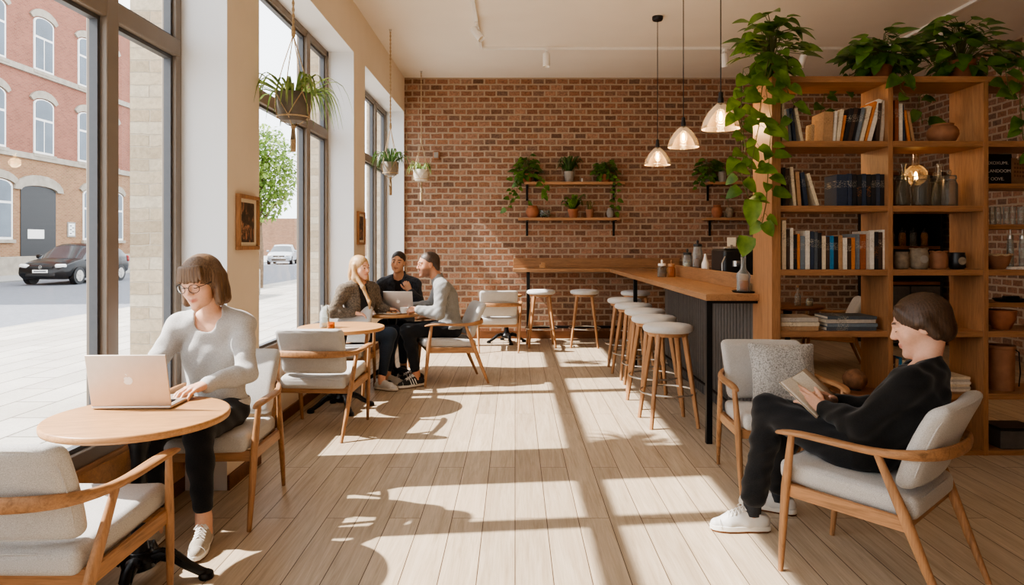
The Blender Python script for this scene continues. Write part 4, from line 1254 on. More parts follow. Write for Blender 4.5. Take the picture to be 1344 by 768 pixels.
for i, (xp, dx) in enumerate(((1186, .0), (1233, .0))):
    t = thing('wine_decanter', ('slim clear decanter behind the first ribbed jar', 'slim clear decanter behind the last ribbed jars')[i], 'decanter', (px(xp, 0, 5.15)[0], 5.15, SH[2]), group='clear decanters behind the jars')
    O('body', MB().lathe([(0, 0), (.05, 0), (.055, .02), (.045, .14), (.016, .22), (.013, .30), (.022, .33), (.019, .33), (.010, .30), (.013, .22), (.042, .14), (0, .01)], n=24), M['jar'], t)
    O('handle', MB().tube([(.045, 0, .14), (.08, 0, .2), (.06, 0, .27), (.014, 0, .29)], .005, 6), M['jar'], t)
for i, (xp, r, h, m_, l) in enumerate(((1183, .052, .125, 'stone', 'plain grey stoneware jar next to the middle upright'), (1206, .066, .145, 'stone', 'large embossed stoneware jar with a bumpy rim'), (1232, .062, .125, 'clay', 'reddish stoneware jar beside the dark one'), (1256, .058, .12, 'black', 'dark glazed jar with a round label'))):
    t = thing('stoneware_jar', l, 'jar', (px(xp, 0, 4.97)[0], 4.97, SH[3]), group='stoneware jars in the second column')
    O('body', MB().lathe([(0, 0), (r * .75, 0), (r * .95, h * .12), (r, h * .45), (r * .96, h * .75), (r * .86, h * .9), (r * .9, h), (r * .8, h), (r * .76, h * .9), (0, h * .2)], n=26), M[m_], t)
    if i in (1, 3):
        O('label', MB().lathe([(0, 0), (.028, 0), (.028, .004), (0, .005)], n=18), M['grey_pot' if i == 1 else 'stone'], t, loc=(0, -r * 1.0, h * .5), rot=(R(90), 0, 0))
    if i in (1, 2):
        O('beaded_rim', MB().sweep([(r * .86 * math.cos(a), r * .86 * math.sin(a), h + .003 * math.sin(8 * a)) for a in [2 * PI * k / 40 for k in range(40)]], (.014, .012), 6, closed=True), M[m_], t)
t = thing('coffee_mug', 'pale mug with a thin handle on the fourth shelf behind the reader\'s head', 'mug', (px(1228, 0, 4.98)[0], 4.98, SH[4]))
O('cup', MB().lathe([(0, 0), (.04, 0), (.05, .03), (.052, .14), (.047, .14), (.045, .03), (0, .012)], n=24), M['white_pot'], t)
O('handle', MB().tube([(.048, 0, .13), (.085, 0, .135), (.095, 0, .09), (.075, 0, .045), (.048, 0, .035)], .006, 8), M['white_pot'], t)
# third column
t = thing('chalkboard', 'small black chalkboard with white chalk writing in the third column', 'chalkboard', (px(1308, 0, 5.08)[0] + .02, 5.08, IN[0]), rot=(R(-6), 0, 0))
O('board', MB().mm(-.11, .11, 0, .012, 0, .235), M['black'], t, bevel=.002)
def text(s_, size, mat, parent, loc, rot, name='lettering'):
    c = bpy.data.curves.new(name, 'FONT'); c.body = s_; c.size = size; c.extrude = .0004
    c.materials.append(mat)
    o = bpy.data.objects.new(name, c); col.objects.link(o); o.parent = parent; o.location = loc; o.rotation_euler = rot
    me = bpy.data.meshes.new_from_object(o); me.materials.clear(); me.materials.append(mat)
    m_ = bpy.data.objects.new(name, me); col.objects.link(m_); m_.parent = parent; m_.location = loc; m_.rotation_euler = rot
    bpy.data.objects.remove(o)
    return m_
for i, q in enumerate(('YEXOXUMI.', 'BLANDOOM', 'IT OOVE.')):
    text(q, .034, M['white'], t, (-.10, -.001, .155 - i * .06), (R(90), 0, 0))
t = thing('kraft_card', 'brown kraft card with faint lettering beside the chalkboard', 'card', (px(1338, 0, 5.08)[0], 5.08, IN[0]), rot=(R(-5), R(4), 0))
O('card', MB().mm(-.06, .07, 0, .006, 0, .20), m_plain('kraft card', (150, 110, 78), .9), t)
O('clip', MB().mm(-.015, .015, -.006, .012, .19, .215), M['steel'], t)
st = MB()
for r_ in range(4):
    for c_ in range(5):
        st.mm(-.04 + c_ * .02, -.028 + c_ * .02, -.001, 0, .06 + r_ * .03, .076 + r_ * .03)
O('lettering', st, M['dark_wood'], t, smooth=False)
for i, xp in enumerate((1303, 1312, 1321, 1331, 1340)):
    t = thing('drinking_glass', 'tall clear glass, %s in the line under the chalkboard' % ORD[i], 'glass', (px(xp, 0, 5.03)[0], 5.03 + .02 * (i % 2), IN[1]), group='clear glasses under the chalkboard')
    O('bowl', MB().lathe([(0, 0), (.02, 0), (.023, .13), (.021, .13), (.018, .008), (0, .008)], n=20), M['jar'], t)
    O('rim', MB().sweep([(.022 * math.cos(a), .022 * math.sin(a), .13) for a in [2 * PI * k / 20 for k in range(20)]], (.003, .003), 5, closed=True), M['jar'], t)
t = thing('wicker_bowl', 'rough wicker bowl low in the third column beside tall glasses', 'bowl', (px(1309, 0, 4.99)[0], 4.99, SH[3]))
O('bowl', MB().lathe([(0, 0), (.05, 0), (.075, .04), (.09, .10), (.085, .105), (.068, .045), (0, .015)], n=24), M['clay'], t)
O('woven_rim', MB().sweep([(.088 * math.cos(a), .088 * math.sin(a), .103 + .004 * math.sin(9 * a)) for a in [2 * PI * k / 40 for k in range(40)]], (.014, .014), 6, closed=True), M['rope'], t)
o = book('white', px(1342, 0, 4.9)[0], .018, .17, 0, SH[3], 'white booklet lying flat under the tall glasses in the third column', 'books lying flat', y=4.89, dep=.15, flat=True)
for i, xp in enumerate((1326, 1334, 1342)):
    jar('tall clear bottle, %s of the three above the white booklet' % ORD[i], (px(xp, 0, 4.98)[0], 4.98 + .06 * (i % 2), SH[3] + .018), .022, .20, 'jar', 'steel', None, 'bottle', 'tall clear bottles')
t = thing('serving_tray', 'dark shallow tray on the inner shelf above the terracotta bowl', 'tray', (px(1325, 0, 5.05)[0], 5.05, IN[2]))
O('tray', MB().lathe([(0, 0), (.09, 0), (.11, .02), (.105, .022), (.085, .006), (0, .006)], n=28), M['black'], t)
O('bar', MB().rbox((.01, 0, .025), (.1, .06, .03), .01), M['metal'], t)
t = thing('terracotta_bowl', 'smooth terracotta bowl in the third column', 'bowl', (px(1314, 0, 4.99)[0], 4.99, SH[4]))
O('bowl', MB().lathe([(0, 0), (.055, 0), (.06, .01), (.09, .07), (.096, .135), (.09, .135), (.082, .07), (0, .02)], n=36), M['terra'], t)
O('rim', MB().sweep([(.093 * math.cos(a), .093 * math.sin(a), .135) for a in [2 * PI * k / 40 for k in range(40)]], (.01, .01), 6, closed=True), M['terra'], t)
t = thing('clay_cylinder', 'tall brown clay cylinder vase in the third column', 'vase', (px(1314, 0, 5.0)[0], 5.0, SH[5]))
O('body', MB().lathe([(0, 0), (.082, 0), (.084, .30), (.09, .305), (.09, .325), (.08, .325), (.076, .02), (0, .02)], n=36), M['clay'], t)
O('handle', MB().tube([(.085, 0, .30), (.13, 0, .27), (.14, 0, .12), (.13, 0, .02)], .005, 6), M['metal'], t)
t = thing('storage_box', 'dark low storage box on the bottom shelf of the third column', 'box', (px(1325, 0, 5.0)[0], 5.0, SH[6]))
O('box', MB().mm(-.14, .14, -.11, .11, 0, .13), M['panel'], t, bevel=.005)
O('lid', MB().mm(-.145, .145, -.115, .115, .13, .15), M['black'], t, bevel=.005)

# plants along the top of the bookcase
BG = 'pothos plants trailing from the bookcase top'
zt = SH[0] - .012
pothos('large pothos trailing down the open end of the bookcase', (1.86, 4.98, zt), .085, .15, M['terra'], 90, .24, .135,
       [[(0, -.05, .15), (-.08, -.16, .12), (-.14, -.20, -.1), (-.16, -.2, -.35), (-.20, -.2, -.55), (-.22, -.2, -.72)],
        [(0, -.05, .15), (-.14, -.1, .12), (-.26, -.14, -.05), (-.27, -.16, -.3), (-.24, -.16, -.5), (-.28, -.16, -.68), (-.22, -.16, -.85)],
        [(0, -.05, .15), (.05, -.17, .10), (.04, -.17, -.08), (.1, -.17, -.2), (.06, -.17, -.32)],
        [(0, -.05, .15), (-.05, -.15, .1), (-.10, -.17, -.1), (-.06, -.17, -.3), (-.08, -.17, -.6), (-.10, -.17, -.9), (-.14, -.19, -1.05)],
        [(-.05, 0, .15), (-.2, 0, .1), (-.24, .02, -.2), (-.2, .02, -.42), (-.25, .02, -.55)]], 'leaf_lit', BG, .30, rg=random.Random(3))
o = bpy.data.objects['foliage'] if False else None
pothos('bushy pothos on the bookcase top between the two other pothos', (2.665, 5.0, zt), .085, .15, M['terra'], 95, .26, .125,
       [[(.02, -.05, .15), (.06, -.17, .08), (.05, -.17, -.08), (.09, -.17, -.13)], [(-.05, .1, .15), (-.3, .22, .0), (-.34, .22, -.18)]], 'leaf', BG, .20, rg=random.Random(5), skirt=.7)
pothos('pothos in a terracotta pot at the far end of the bookcase top', (3.25, 5.0, zt), .095, .155, M['terra'], 120, .33, .125,
       [[(.02, -.05, .15), (.2, -.17, .06), (.23, -.17, -.08), (.27, -.17, -.16)], [(.1, -.05, .15), (.3, -.17, .1), (.36, -.1, -.2), (.38, -.1, -.42), (.45, -.12, -.6), (.42, -.14, -.72)], [(-.05, .15, .1), (-.15, .27, -.05), (-.12, .27, -.25)], [(.1, 0, .15), (.4, -.1, .16), (.5, -.14, 0), (.52, -.14, -.25)]], 'leaf', BG, .26, rg=random.Random(11))
# two very large leaves at the foot of the long vine belong to it
big = [q for q in bpy.data.objects if q.get('label') == 'large pothos trailing down the open end of the bookcase'][0]
lv = MB()
lv.leaf((-.20, -.2, -.86), (-.12, -.1, -1), (-.2, -1, .1), .20, .13, .1, .2)
lv.leaf((-.24, -.2, -1.12), (-.25, -.1, -1), (-.2, -1, .1), .15, .13, .1, .2)
lv.leaf((-.12, -.2, -1.02), (.3, -.1, -.6), (-.2, -1, .1), .12, .09, .1, .2)
O('large_leaf', lv, M['leaf_lit'], big)

# low table with a carved ball between the armchair and the bookcase
t = thing('side_table', 'low dark side table with a round wooden top beside the cushioned armchair', 'table', (2.19, 4.42, 0))
O('tabletop', MB().lathe([(0, .535), (.14, .535), (.16, .548), (.15, .56), (0, .56)], n=36), M['dark_wood'], t)
O('stem', MB().lathe([(.02, .03), (.02, .5), (.05, .535), (0, .535)], n=16), M['metal'], t)
O('base', MB().lathe([(0, 0), (.14, 0), (.14, .015), (.03, .035), (0, .035)], n=30), M['metal'], t)
t = thing('carved_ball', 'rough carved wooden ball standing on the low side table', 'ornament', (2.19, 4.42, .56))
cb = MB()
vs, fs, nu, nv = [], [], 30, 16
for j in range(nv + 1):
    th = PI * j / nv
    for i in range(nu):
        a = 2 * PI * i / nu
        r_ = .072 * (1 + .05 * math.sin(6 * a + 3 * th) * math.sin(th) + .03 * math.sin(11 * a - 5 * th))
        vs.append((r_ * math.sin(th) * math.cos(a), r_ * math.sin(th) * math.sin(a), .066 - .068 * math.cos(th)))
for j in range(nv):
    for i in range(nu):
        fs.append((j * nu + i, j * nu + (i + 1) % nu, (j + 1) * nu + (i + 1) % nu, (j + 1) * nu + i))
cb.add(vs, fs)
O('ball', cb, m_plain('carved bark wood', (120, 82, 54), .85, var=.45, scale=22, bump=.9), t)
O('foot', MB().lathe([(0, 0), (.04, 0), (.036, .012), (0, .014)], n=16), M['metal'], t)

# cushion on the armchair
t = thing('throw_cushion', 'square flecked grey cushion leaning on the armchair back', 'cushion', (1.70, 4.30, .485), rot=(R(-20), 0, R(-6)))
def cush(x, y, z):
    k = max(0, 1 - (abs(x) / .2) ** 4) * max(0, 1 - (abs(z) / .2) ** 4)
    return [x * (1 - .08 * (1 - (z / .2) ** 2) ) , y * (.22 + .9 * k), z * (1 - .06 * (1 - (x / .2) ** 2)) + .2]
O('cover', MB().rbox((0, 0, 0), (.41, .15, .39), .02, 10, (0, 0, 0), cush), M['pillow'], t)
O('piping', MB().tube([(.2 * math.copysign(abs(math.cos(a)) ** .22, math.cos(a)) * (1 - .08 * (1 - abs(math.sin(a)) ** .44)), 0, .2 + .192 * math.copysign(abs(math.sin(a)) ** .22, math.sin(a)) * (1 - .06 * (1 - abs(math.cos(a)) ** .44))) for a in [2 * PI * i / 60 for i in range(60)]], .004, 5, closed=True), M['pillow'], t)

# ------------------------------------------------------------------ things on the tables
def laptop(label, loc, rz, w_, d_, tilt, lidmat):
    t = thing('laptop', label, 'laptop', loc, rz, 'open laptops')
    # hinge on the x axis, keyboard towards +y, lid leaning towards -y
    b = O('base', MB().rbox((0, d_ / 2, .009), (w_, d_, .014), .006, 2), lidmat, t)
    O('keyboard', MB().mm(-w_ * .42, w_ * .42, d_ * .12, d_ * .52, .0158, .0166), M['screen'], b, smooth=False)
    kk = MB()
    for r_ in range(5):
        for c_ in range(13):
            kk.mm(-w_ * .41 + c_ * w_ * .0632, -w_ * .41 + (c_ + .84) * w_ * .0632, d_ * (.13 + r_ * .077), d_ * (.195 + r_ * .077), .0166, .0182)
    O('keys', kk, M['black'], b, smooth=False)
    O('trackpad', MB().mm(-w_ * .16, w_ * .16, d_ * .58, d_ * .94, .0158, .0163), M['steel'], b, smooth=False)
    l = O('lid', MB().rbox((0, 0, d_ / 2 + .004), (w_, .007, d_), .0034, 2), lidmat, t, loc=(0, .004, .012), rot=(R(tilt), 0, 0))
    O('screen', MB().mm(-w_ * .475, w_ * .475, .0036, .0042, .012, d_ - .008), M['screen'], l, smooth=False)
    pts, s_ = [], d_ * .085
    for i in range(48):
        a = 2 * PI * i / 48
        r_ = 1 + .06 * math.cos(2 * a)
        d = (a - PI / 2); r_ -= .20 * math.exp(-(d / .22) ** 2)
        d = min(abs(a - 1.5 * PI), 9); r_ -= .10 * math.exp(-(d / .2) ** 2)
        x, y = r_ * math.cos(a) * (.96 if math.sin(a) > -.2 else .96 - .12 * (-math.sin(a))), r_ * math.sin(a)
        q = math.hypot(x - 1.16, y - .12)
        if q < .44:
            x, y = 1.16 + (x - 1.16) / q * .44, .12 + (y - .12) / q * .44
            if x > 1.16: x = 1.16 - (x - 1.16)
        pts.append((-x * s_, y * s_))
    lg = MB().prism(pts, .0036, .0042, f=lambda x, y, z: (x, -z, d_ * .52 + y))
    lf = [(-(.05 + .38 * math.sin(PI * u) * .45 + .42 * u) * s_, (1.12 + .52 * u) * s_) for u in [i / 8 for i in range(9)]] + [(-(.05 - .38 * math.sin(PI * u) * .45 + .42 * u) * s_, (1.12 + .52 * u) * s_) for u in [i / 8 for i in range(7, 0, -1)]]
    lg.prism(lf, .0036, .0042, f=lambda x, y, z: (x, -z, d_ * .52 + y))
    O('logo', lg, M['white'], l, smooth=False)
    return t
M['alu_warm'] = m_plain('laptop aluminium warm', (206, 190, 176), .42, .55, var=.03)
laptop('silver laptop with a pale fruit logo, open in front of the woman with glasses', (-1.735, 3.10, .751), R(2), .355, .245, 13, M['alu_warm'])
laptop('silver laptop on the three friends\' table', (-1.26, 7.42, .751), R(-4), .32, .225, 12, M['alu'])

def cup(label, x, y):
    t = thing('cup_and_saucer', label, 'cup', (x, y, .75), rnd.uniform(0, 6), 'white coffee cups')
    O('saucer', MB().lathe([(0, 0), (.04, 0), (.075, .012), (.073, .015), (.04, .005), (0, .005)], n=28), M['white'], t)
    c = O('cup', MB().lathe([(0, .006), (.025, .006), (.04, .025), (.047, .065), (.044, .065), (.037, .028), (0, .012)], n=28), M['white'], t)
    O('handle', MB().tube([(.044, 0, .055), (.068, 0, .052), (.068, 0, .03), (.04, 0, .026)], .004, 6), M['white'], c)
    O('coffee', MB().lathe([(0, .052), (.042, .053), (0, .054)], n=20), M['dark_wood'], c)
cup('white coffee cup and saucer nearest the blonde woman', -1.435, 7.33)
cup('white coffee cup and saucer nearest the man in grey', -1.19, 7.36)
t = thing('serving_plate', 'oval pale plate with pastries between the two coffee cups', 'plate', (-1.31, 7.26, .75))
O('plate', MB().lathe([(0, 0), (.06, 0), (.095, .012), (.092, .016), (.06, .006), (0, .006)], n=30, sx=1.0, sy=.6), M['white_pot'], t)
for i, (x, y) in enumerate(((-.03, 0), (.03, .01))):
    p = thing('pastry', ('crumbly pastry half on the pale plate, nearer the blonde woman', 'crumbly pastry half on the pale plate, nearer the man in grey')[i], 'pastry', (-1.31 + x, 7.26 + y, .757), group='pastries on the plate')
    O('crust', MB().rbox((0, 0, .012), (.045, .03, .024), .011, 4), M['table'], p)
t = thing('glass_cylinder', 'clear glass carafe standing on the small round table', 'carafe', (-1.705, 6.14, .75))
O('body', MB().lathe([(0, 0), (.04, 0), (.043, .01), (.043, .13), (.03, .16), (.03, .19), (.034, .20), (.030, .20), (.027, .188), (.027, .16), (.039, .128), (.039, .012), (0, .010)], n=28), M['jar'], t)
O('water', MB().lathe([(0, .012), (.038, .012), (.038, .09), (0, .091)], n=20), M['jar'], t)
t = thing('candle_glass', 'small orange candle glass beside the clear carafe', 'candle holder', (-1.625, 6.05, .75))
O('glass', MB().lathe([(0, 0), (.028, 0), (.033, .01), (.034, .06), (.030, .06), (.029, .01), (0, .008)], n=24), M['amber'], t)
O('wax', MB().lathe([(0, .01), (.028, .012), (.028, .042), (0, .043)], n=18), m_plain('orange wax', (214, 130, 60), .6), t)
t = thing('table_carafe', 'small clear bottle on the dim table behind the bookcase', 'bottle', (3.38, 8.2, .76))
O('body', MB().lathe([(0, 0), (.035, 0), (.035, .12), (.014, .16), (.014, .22), (.010, .22), (.010, .16), (.03, .118), (0, .01)], n=22), M['jar'], t)
O('stopper', MB().lathe([(0, .21), (.011, .21), (.013, .24), (0, .245)], n=12), M['oak_z'], t)
jar('squat glass candle jar on the dim table behind the bookcase', (3.50, 8.15, .76), .04, .09, 'jar', None, 'paper', 'jar')
# ------------------------------------------------------------------ people: one smooth implicit surface each
class Field:
    def __init__(s, lo, hi, coarse, fine=None, zones=()):
        """box lo..hi with grid step 'coarse', refined to 'fine' inside the zones (pairs of corners)"""
        s.ax = []
        for a in range(3):
            xs, x = [], lo[a]
            while x <= hi[a]:
                xs.append(x)
                x += fine if any(z[0][a] - coarse <= x <= z[1][a] for z in zones) else coarse
            s.ax.append(np.array(xs, dtype=np.float32))
        s.d = np.full(tuple(len(q) for q in s.ax), 1.0, dtype=np.float32)
    def _box(s, lo, hi):
        sl = []
        for a in range(3):
            i, j = np.searchsorted(s.ax[a], lo[a]), np.searchsorted(s.ax[a], hi[a])
            if j <= i: return None
            sl.append(slice(i, j))
        return tuple(sl)
    def _g(s, sl, c):
        return (s.ax[0][sl[0]][:, None, None] - c[0], s.ax[1][sl[1]][None, :, None] - c[1], s.ax[2][sl[2]][None, None, :] - c[2])
    def _put(s, sl, e, k, sub):
        d = s.d[sl]
        if sub:
            if k > 0:
                h = np.clip(.5 - .5 * (d + e) / k, 0, 1)
                s.d[sl] = d * (1 - h) - e * h + k * h * (1 - h)
            else:
                s.d[sl] = np.maximum(d, -e)
        elif k > 0:
            h = np.clip(.5 + .5 * (d - e) / k, 0, 1)
            s.d[sl] = d * (1 - h) + e * h - k * h * (1 - h)
        else:
            s.d[sl] = np.minimum(d, e)
    def cap(s, a, b, ra, rb=None, k=.02, sub=False, e=0):
        rb = ra if rb is None else rb
        ra += e; rb += e
        a, b = np.array(a, float), np.array(b, float)
        m = k + .035
        lo, hi = np.minimum(a - ra, b - rb) - m, np.maximum(a + ra, b + rb) + m
        sl = s._box(lo, hi)
        if sl is None: return s
        X, Y, Z = s._g(sl, a)
        d = b - a
        L2 = max(1e-9, float(d @ d))
        t = np.clip((X * d[0] + Y * d[1] + Z * d[2]) / L2, 0, 1)
        q = np.sqrt((X - t * d[0]) ** 2 + (Y - t * d[1]) ** 2 + (Z - t * d[2]) ** 2) - (ra + t * (rb - ra))
        s._put(sl, q.astype(np.float32), k, sub)
        return s
    def ell(s, c, r, Rm=None, k=.02, sub=False, e=0):
        r = np.array(r, float) + e
        c = np.array(c, float)
        m = max(r) + k + .03
        sl = s._box(c - m, c + m)
        if sl is None: return s
        X, Y, Z = s._g(sl, c)
        if Rm is not None:
            Rm = np.array(Rm)
            U = X * Rm[0, 0] + Y * Rm[1, 0] + Z * Rm[2, 0]; W = X * Rm[0, 1] + Y * Rm[1, 1] + Z * Rm[2, 1]; T = X * Rm[0, 2] + Y * Rm[1, 2] + Z * Rm[2, 2]
        else:
            U, W, T = X, Y, Z
        k0 = np.sqrt((U / r[0]) ** 2 + (W / r[1]) ** 2 + (T / r[2]) ** 2)
        k1 = np.sqrt((U / r[0] ** 2) ** 2 + (W / r[1] ** 2) ** 2 + (T / r[2] ** 2) ** 2) + 1e-6
        s._put(sl, (k0 * (k0 - 1) / k1).astype(np.float32), k, sub)
        return s
    def half(s, c, n, k=0.0):
        """keep only what lies behind the plane (n points to what is cut away)"""
        X, Y, Z = s._g((slice(None),) * 3, c)
        e = X * n[0] + Y * n[1] + Z * n[2]
        s.d = np.maximum(s.d, e.astype(np.float32))
        return s
    def ripple(s, fn, amp):
        idx = np.nonzero(np.abs(s.d) < .05)
        x, y, z = s.ax[0][idx[0]], s.ax[1][idx[1]], s.ax[2][idx[2]]
        s.d[idx] += (amp * fn(x, y, z)).astype(np.float32)
        return s
    def mesh(s):
        d = s.d
        X, Y, Z = s.ax
        ins = (d < 0)
        c = np.zeros(tuple(q - 1 for q in d.shape), np.uint8)
        for i in (0, 1):
            for j in (0, 1):
                for k in (0, 1):
                    c += ins[i:d.shape[0] - 1 + i, j:d.shape[1] - 1 + j, k:d.shape[2] - 1 + k]
        act = np.nonzero((c > 0) & (c < 8))
        n = len(act[0])
        I, J, K = act
        acc = np.zeros((n, 3)); cnt = np.zeros(n)
        cor = [(i, j, k) for i in (0, 1) for j in (0, 1) for k in (0, 1)]
        val = {q: d[I + q[0], J + q[1], K + q[2]].astype(float) for q in cor}
        for a in range(3):
            for q in cor:
                if q[a]: continue
                p = list(q); p[a] = 1; p = tuple(p)
                v0, v1 = val[q], val[p]
                m = (v0 < 0) != (v1 < 0)
                t = np.where(m, v0 / np.where(m, v0 - v1, 1), 0)
                P = np.stack([X[I + q[0]], Y[J + q[1]], Z[K + q[2]]], 1).astype(float)
                Q = np.stack([X[I + p[0]], Y[J + p[1]], Z[K + p[2]]], 1)
                acc += np.where(m[:, None], P + t[:, None] * (Q - P), 0)
                cnt += m
        v = acc / cnt[:, None]
        vid = np.full(c.shape, -1, np.int32)
        vid[act] = np.arange(n)
        quads = []
        for a in range(3):
            b, g = (a + 1) % 3, (a + 2) % 3
            s0 = [slice(None)] * 3; s1 = [slice(None)] * 3
            s0[a] = slice(0, -1); s1[a] = slice(1, None)
            e = np.nonzero(ins[tuple(s0)] != ins[tuple(s1)])
            e = np.array(e)
            ok = (e[b] > 0) & (e[g] > 0) & (e[b] < c.shape[b]) & (e[g] < c.shape[g])
            e = e[:, ok]
            fl = ins[tuple(s0)][tuple(e)]
            def at_(db, dg):
                q = e.copy(); q[b] += db; q[g] += dg
                return vid[tuple(q)]
            f = np.stack([at_(-1, -1), at_(0, -1), at_(0, 0), at_(-1, 0)], 1)
            f[~fl] = f[~fl][:, ::-1]
            quads.append(f)
        f = np.concatenate(quads)
        f = f[(f >= 0).all(1)]
        return v, f

def obj_np(name, v, f, mats, parent=None, tint=None, matfn=None, relax=1):
    for _ in range(relax):
        ed = np.concatenate([f[:, [0, 1]], f[:, [1, 2]], f[:, [2, 3]], f[:, [3, 0]]])
        s_, n_ = np.zeros_like(v), np.zeros(len(v))
        np.add.at(s_, ed[:, 0], v[ed[:, 1]]); np.add.at(n_, ed[:, 0], 1)
        np.add.at(s_, ed[:, 1], v[ed[:, 0]]); np.add.at(n_, ed[:, 1], 1)
        v = .5 * v + .5 * s_ / np.maximum(n_, 1)[:, None]
    me = bpy.data.meshes.new(name)
    me.vertices.add(len(v)); me.vertices.foreach_set('co', v.astype(np.float32).ravel())
    me.loops.add(f.size); me.loops.foreach_set('vertex_index', f.astype(np.int32).ravel())
    me.polygons.add(len(f)); me.polygons.foreach_set('loop_start', np.arange(0, f.size, 4, dtype=np.int32))
    me.update(calc_edges=True)
    for m_ in (mats if isinstance(mats, list) else [mats]): me.materials.append(m_)
    me.polygons.foreach_set('use_smooth', np.ones(len(f), bool))
    if matfn is not None:
        me.polygons.foreach_set('material_index', matfn(v[f].mean(1)).astype(np.int32))
    if tint is not None:
        a = me.attributes.new('tint', 'FLOAT_COLOR', 'POINT')
        cc = np.ones((len(v), 4), np.float32); cc[:, :3] = tint(v)
        a.data.foreach_set('color', cc.ravel())
    me.update()
    o = bpy.data.objects.new(name, me)
    col.objects.link(o)
    if parent: o.parent = parent
    return o

def nrm(a):
    a = np.array(a, float)
    return a / max(1e-9, np.linalg.norm(a))
A = lambda *q: np.array(q, float)

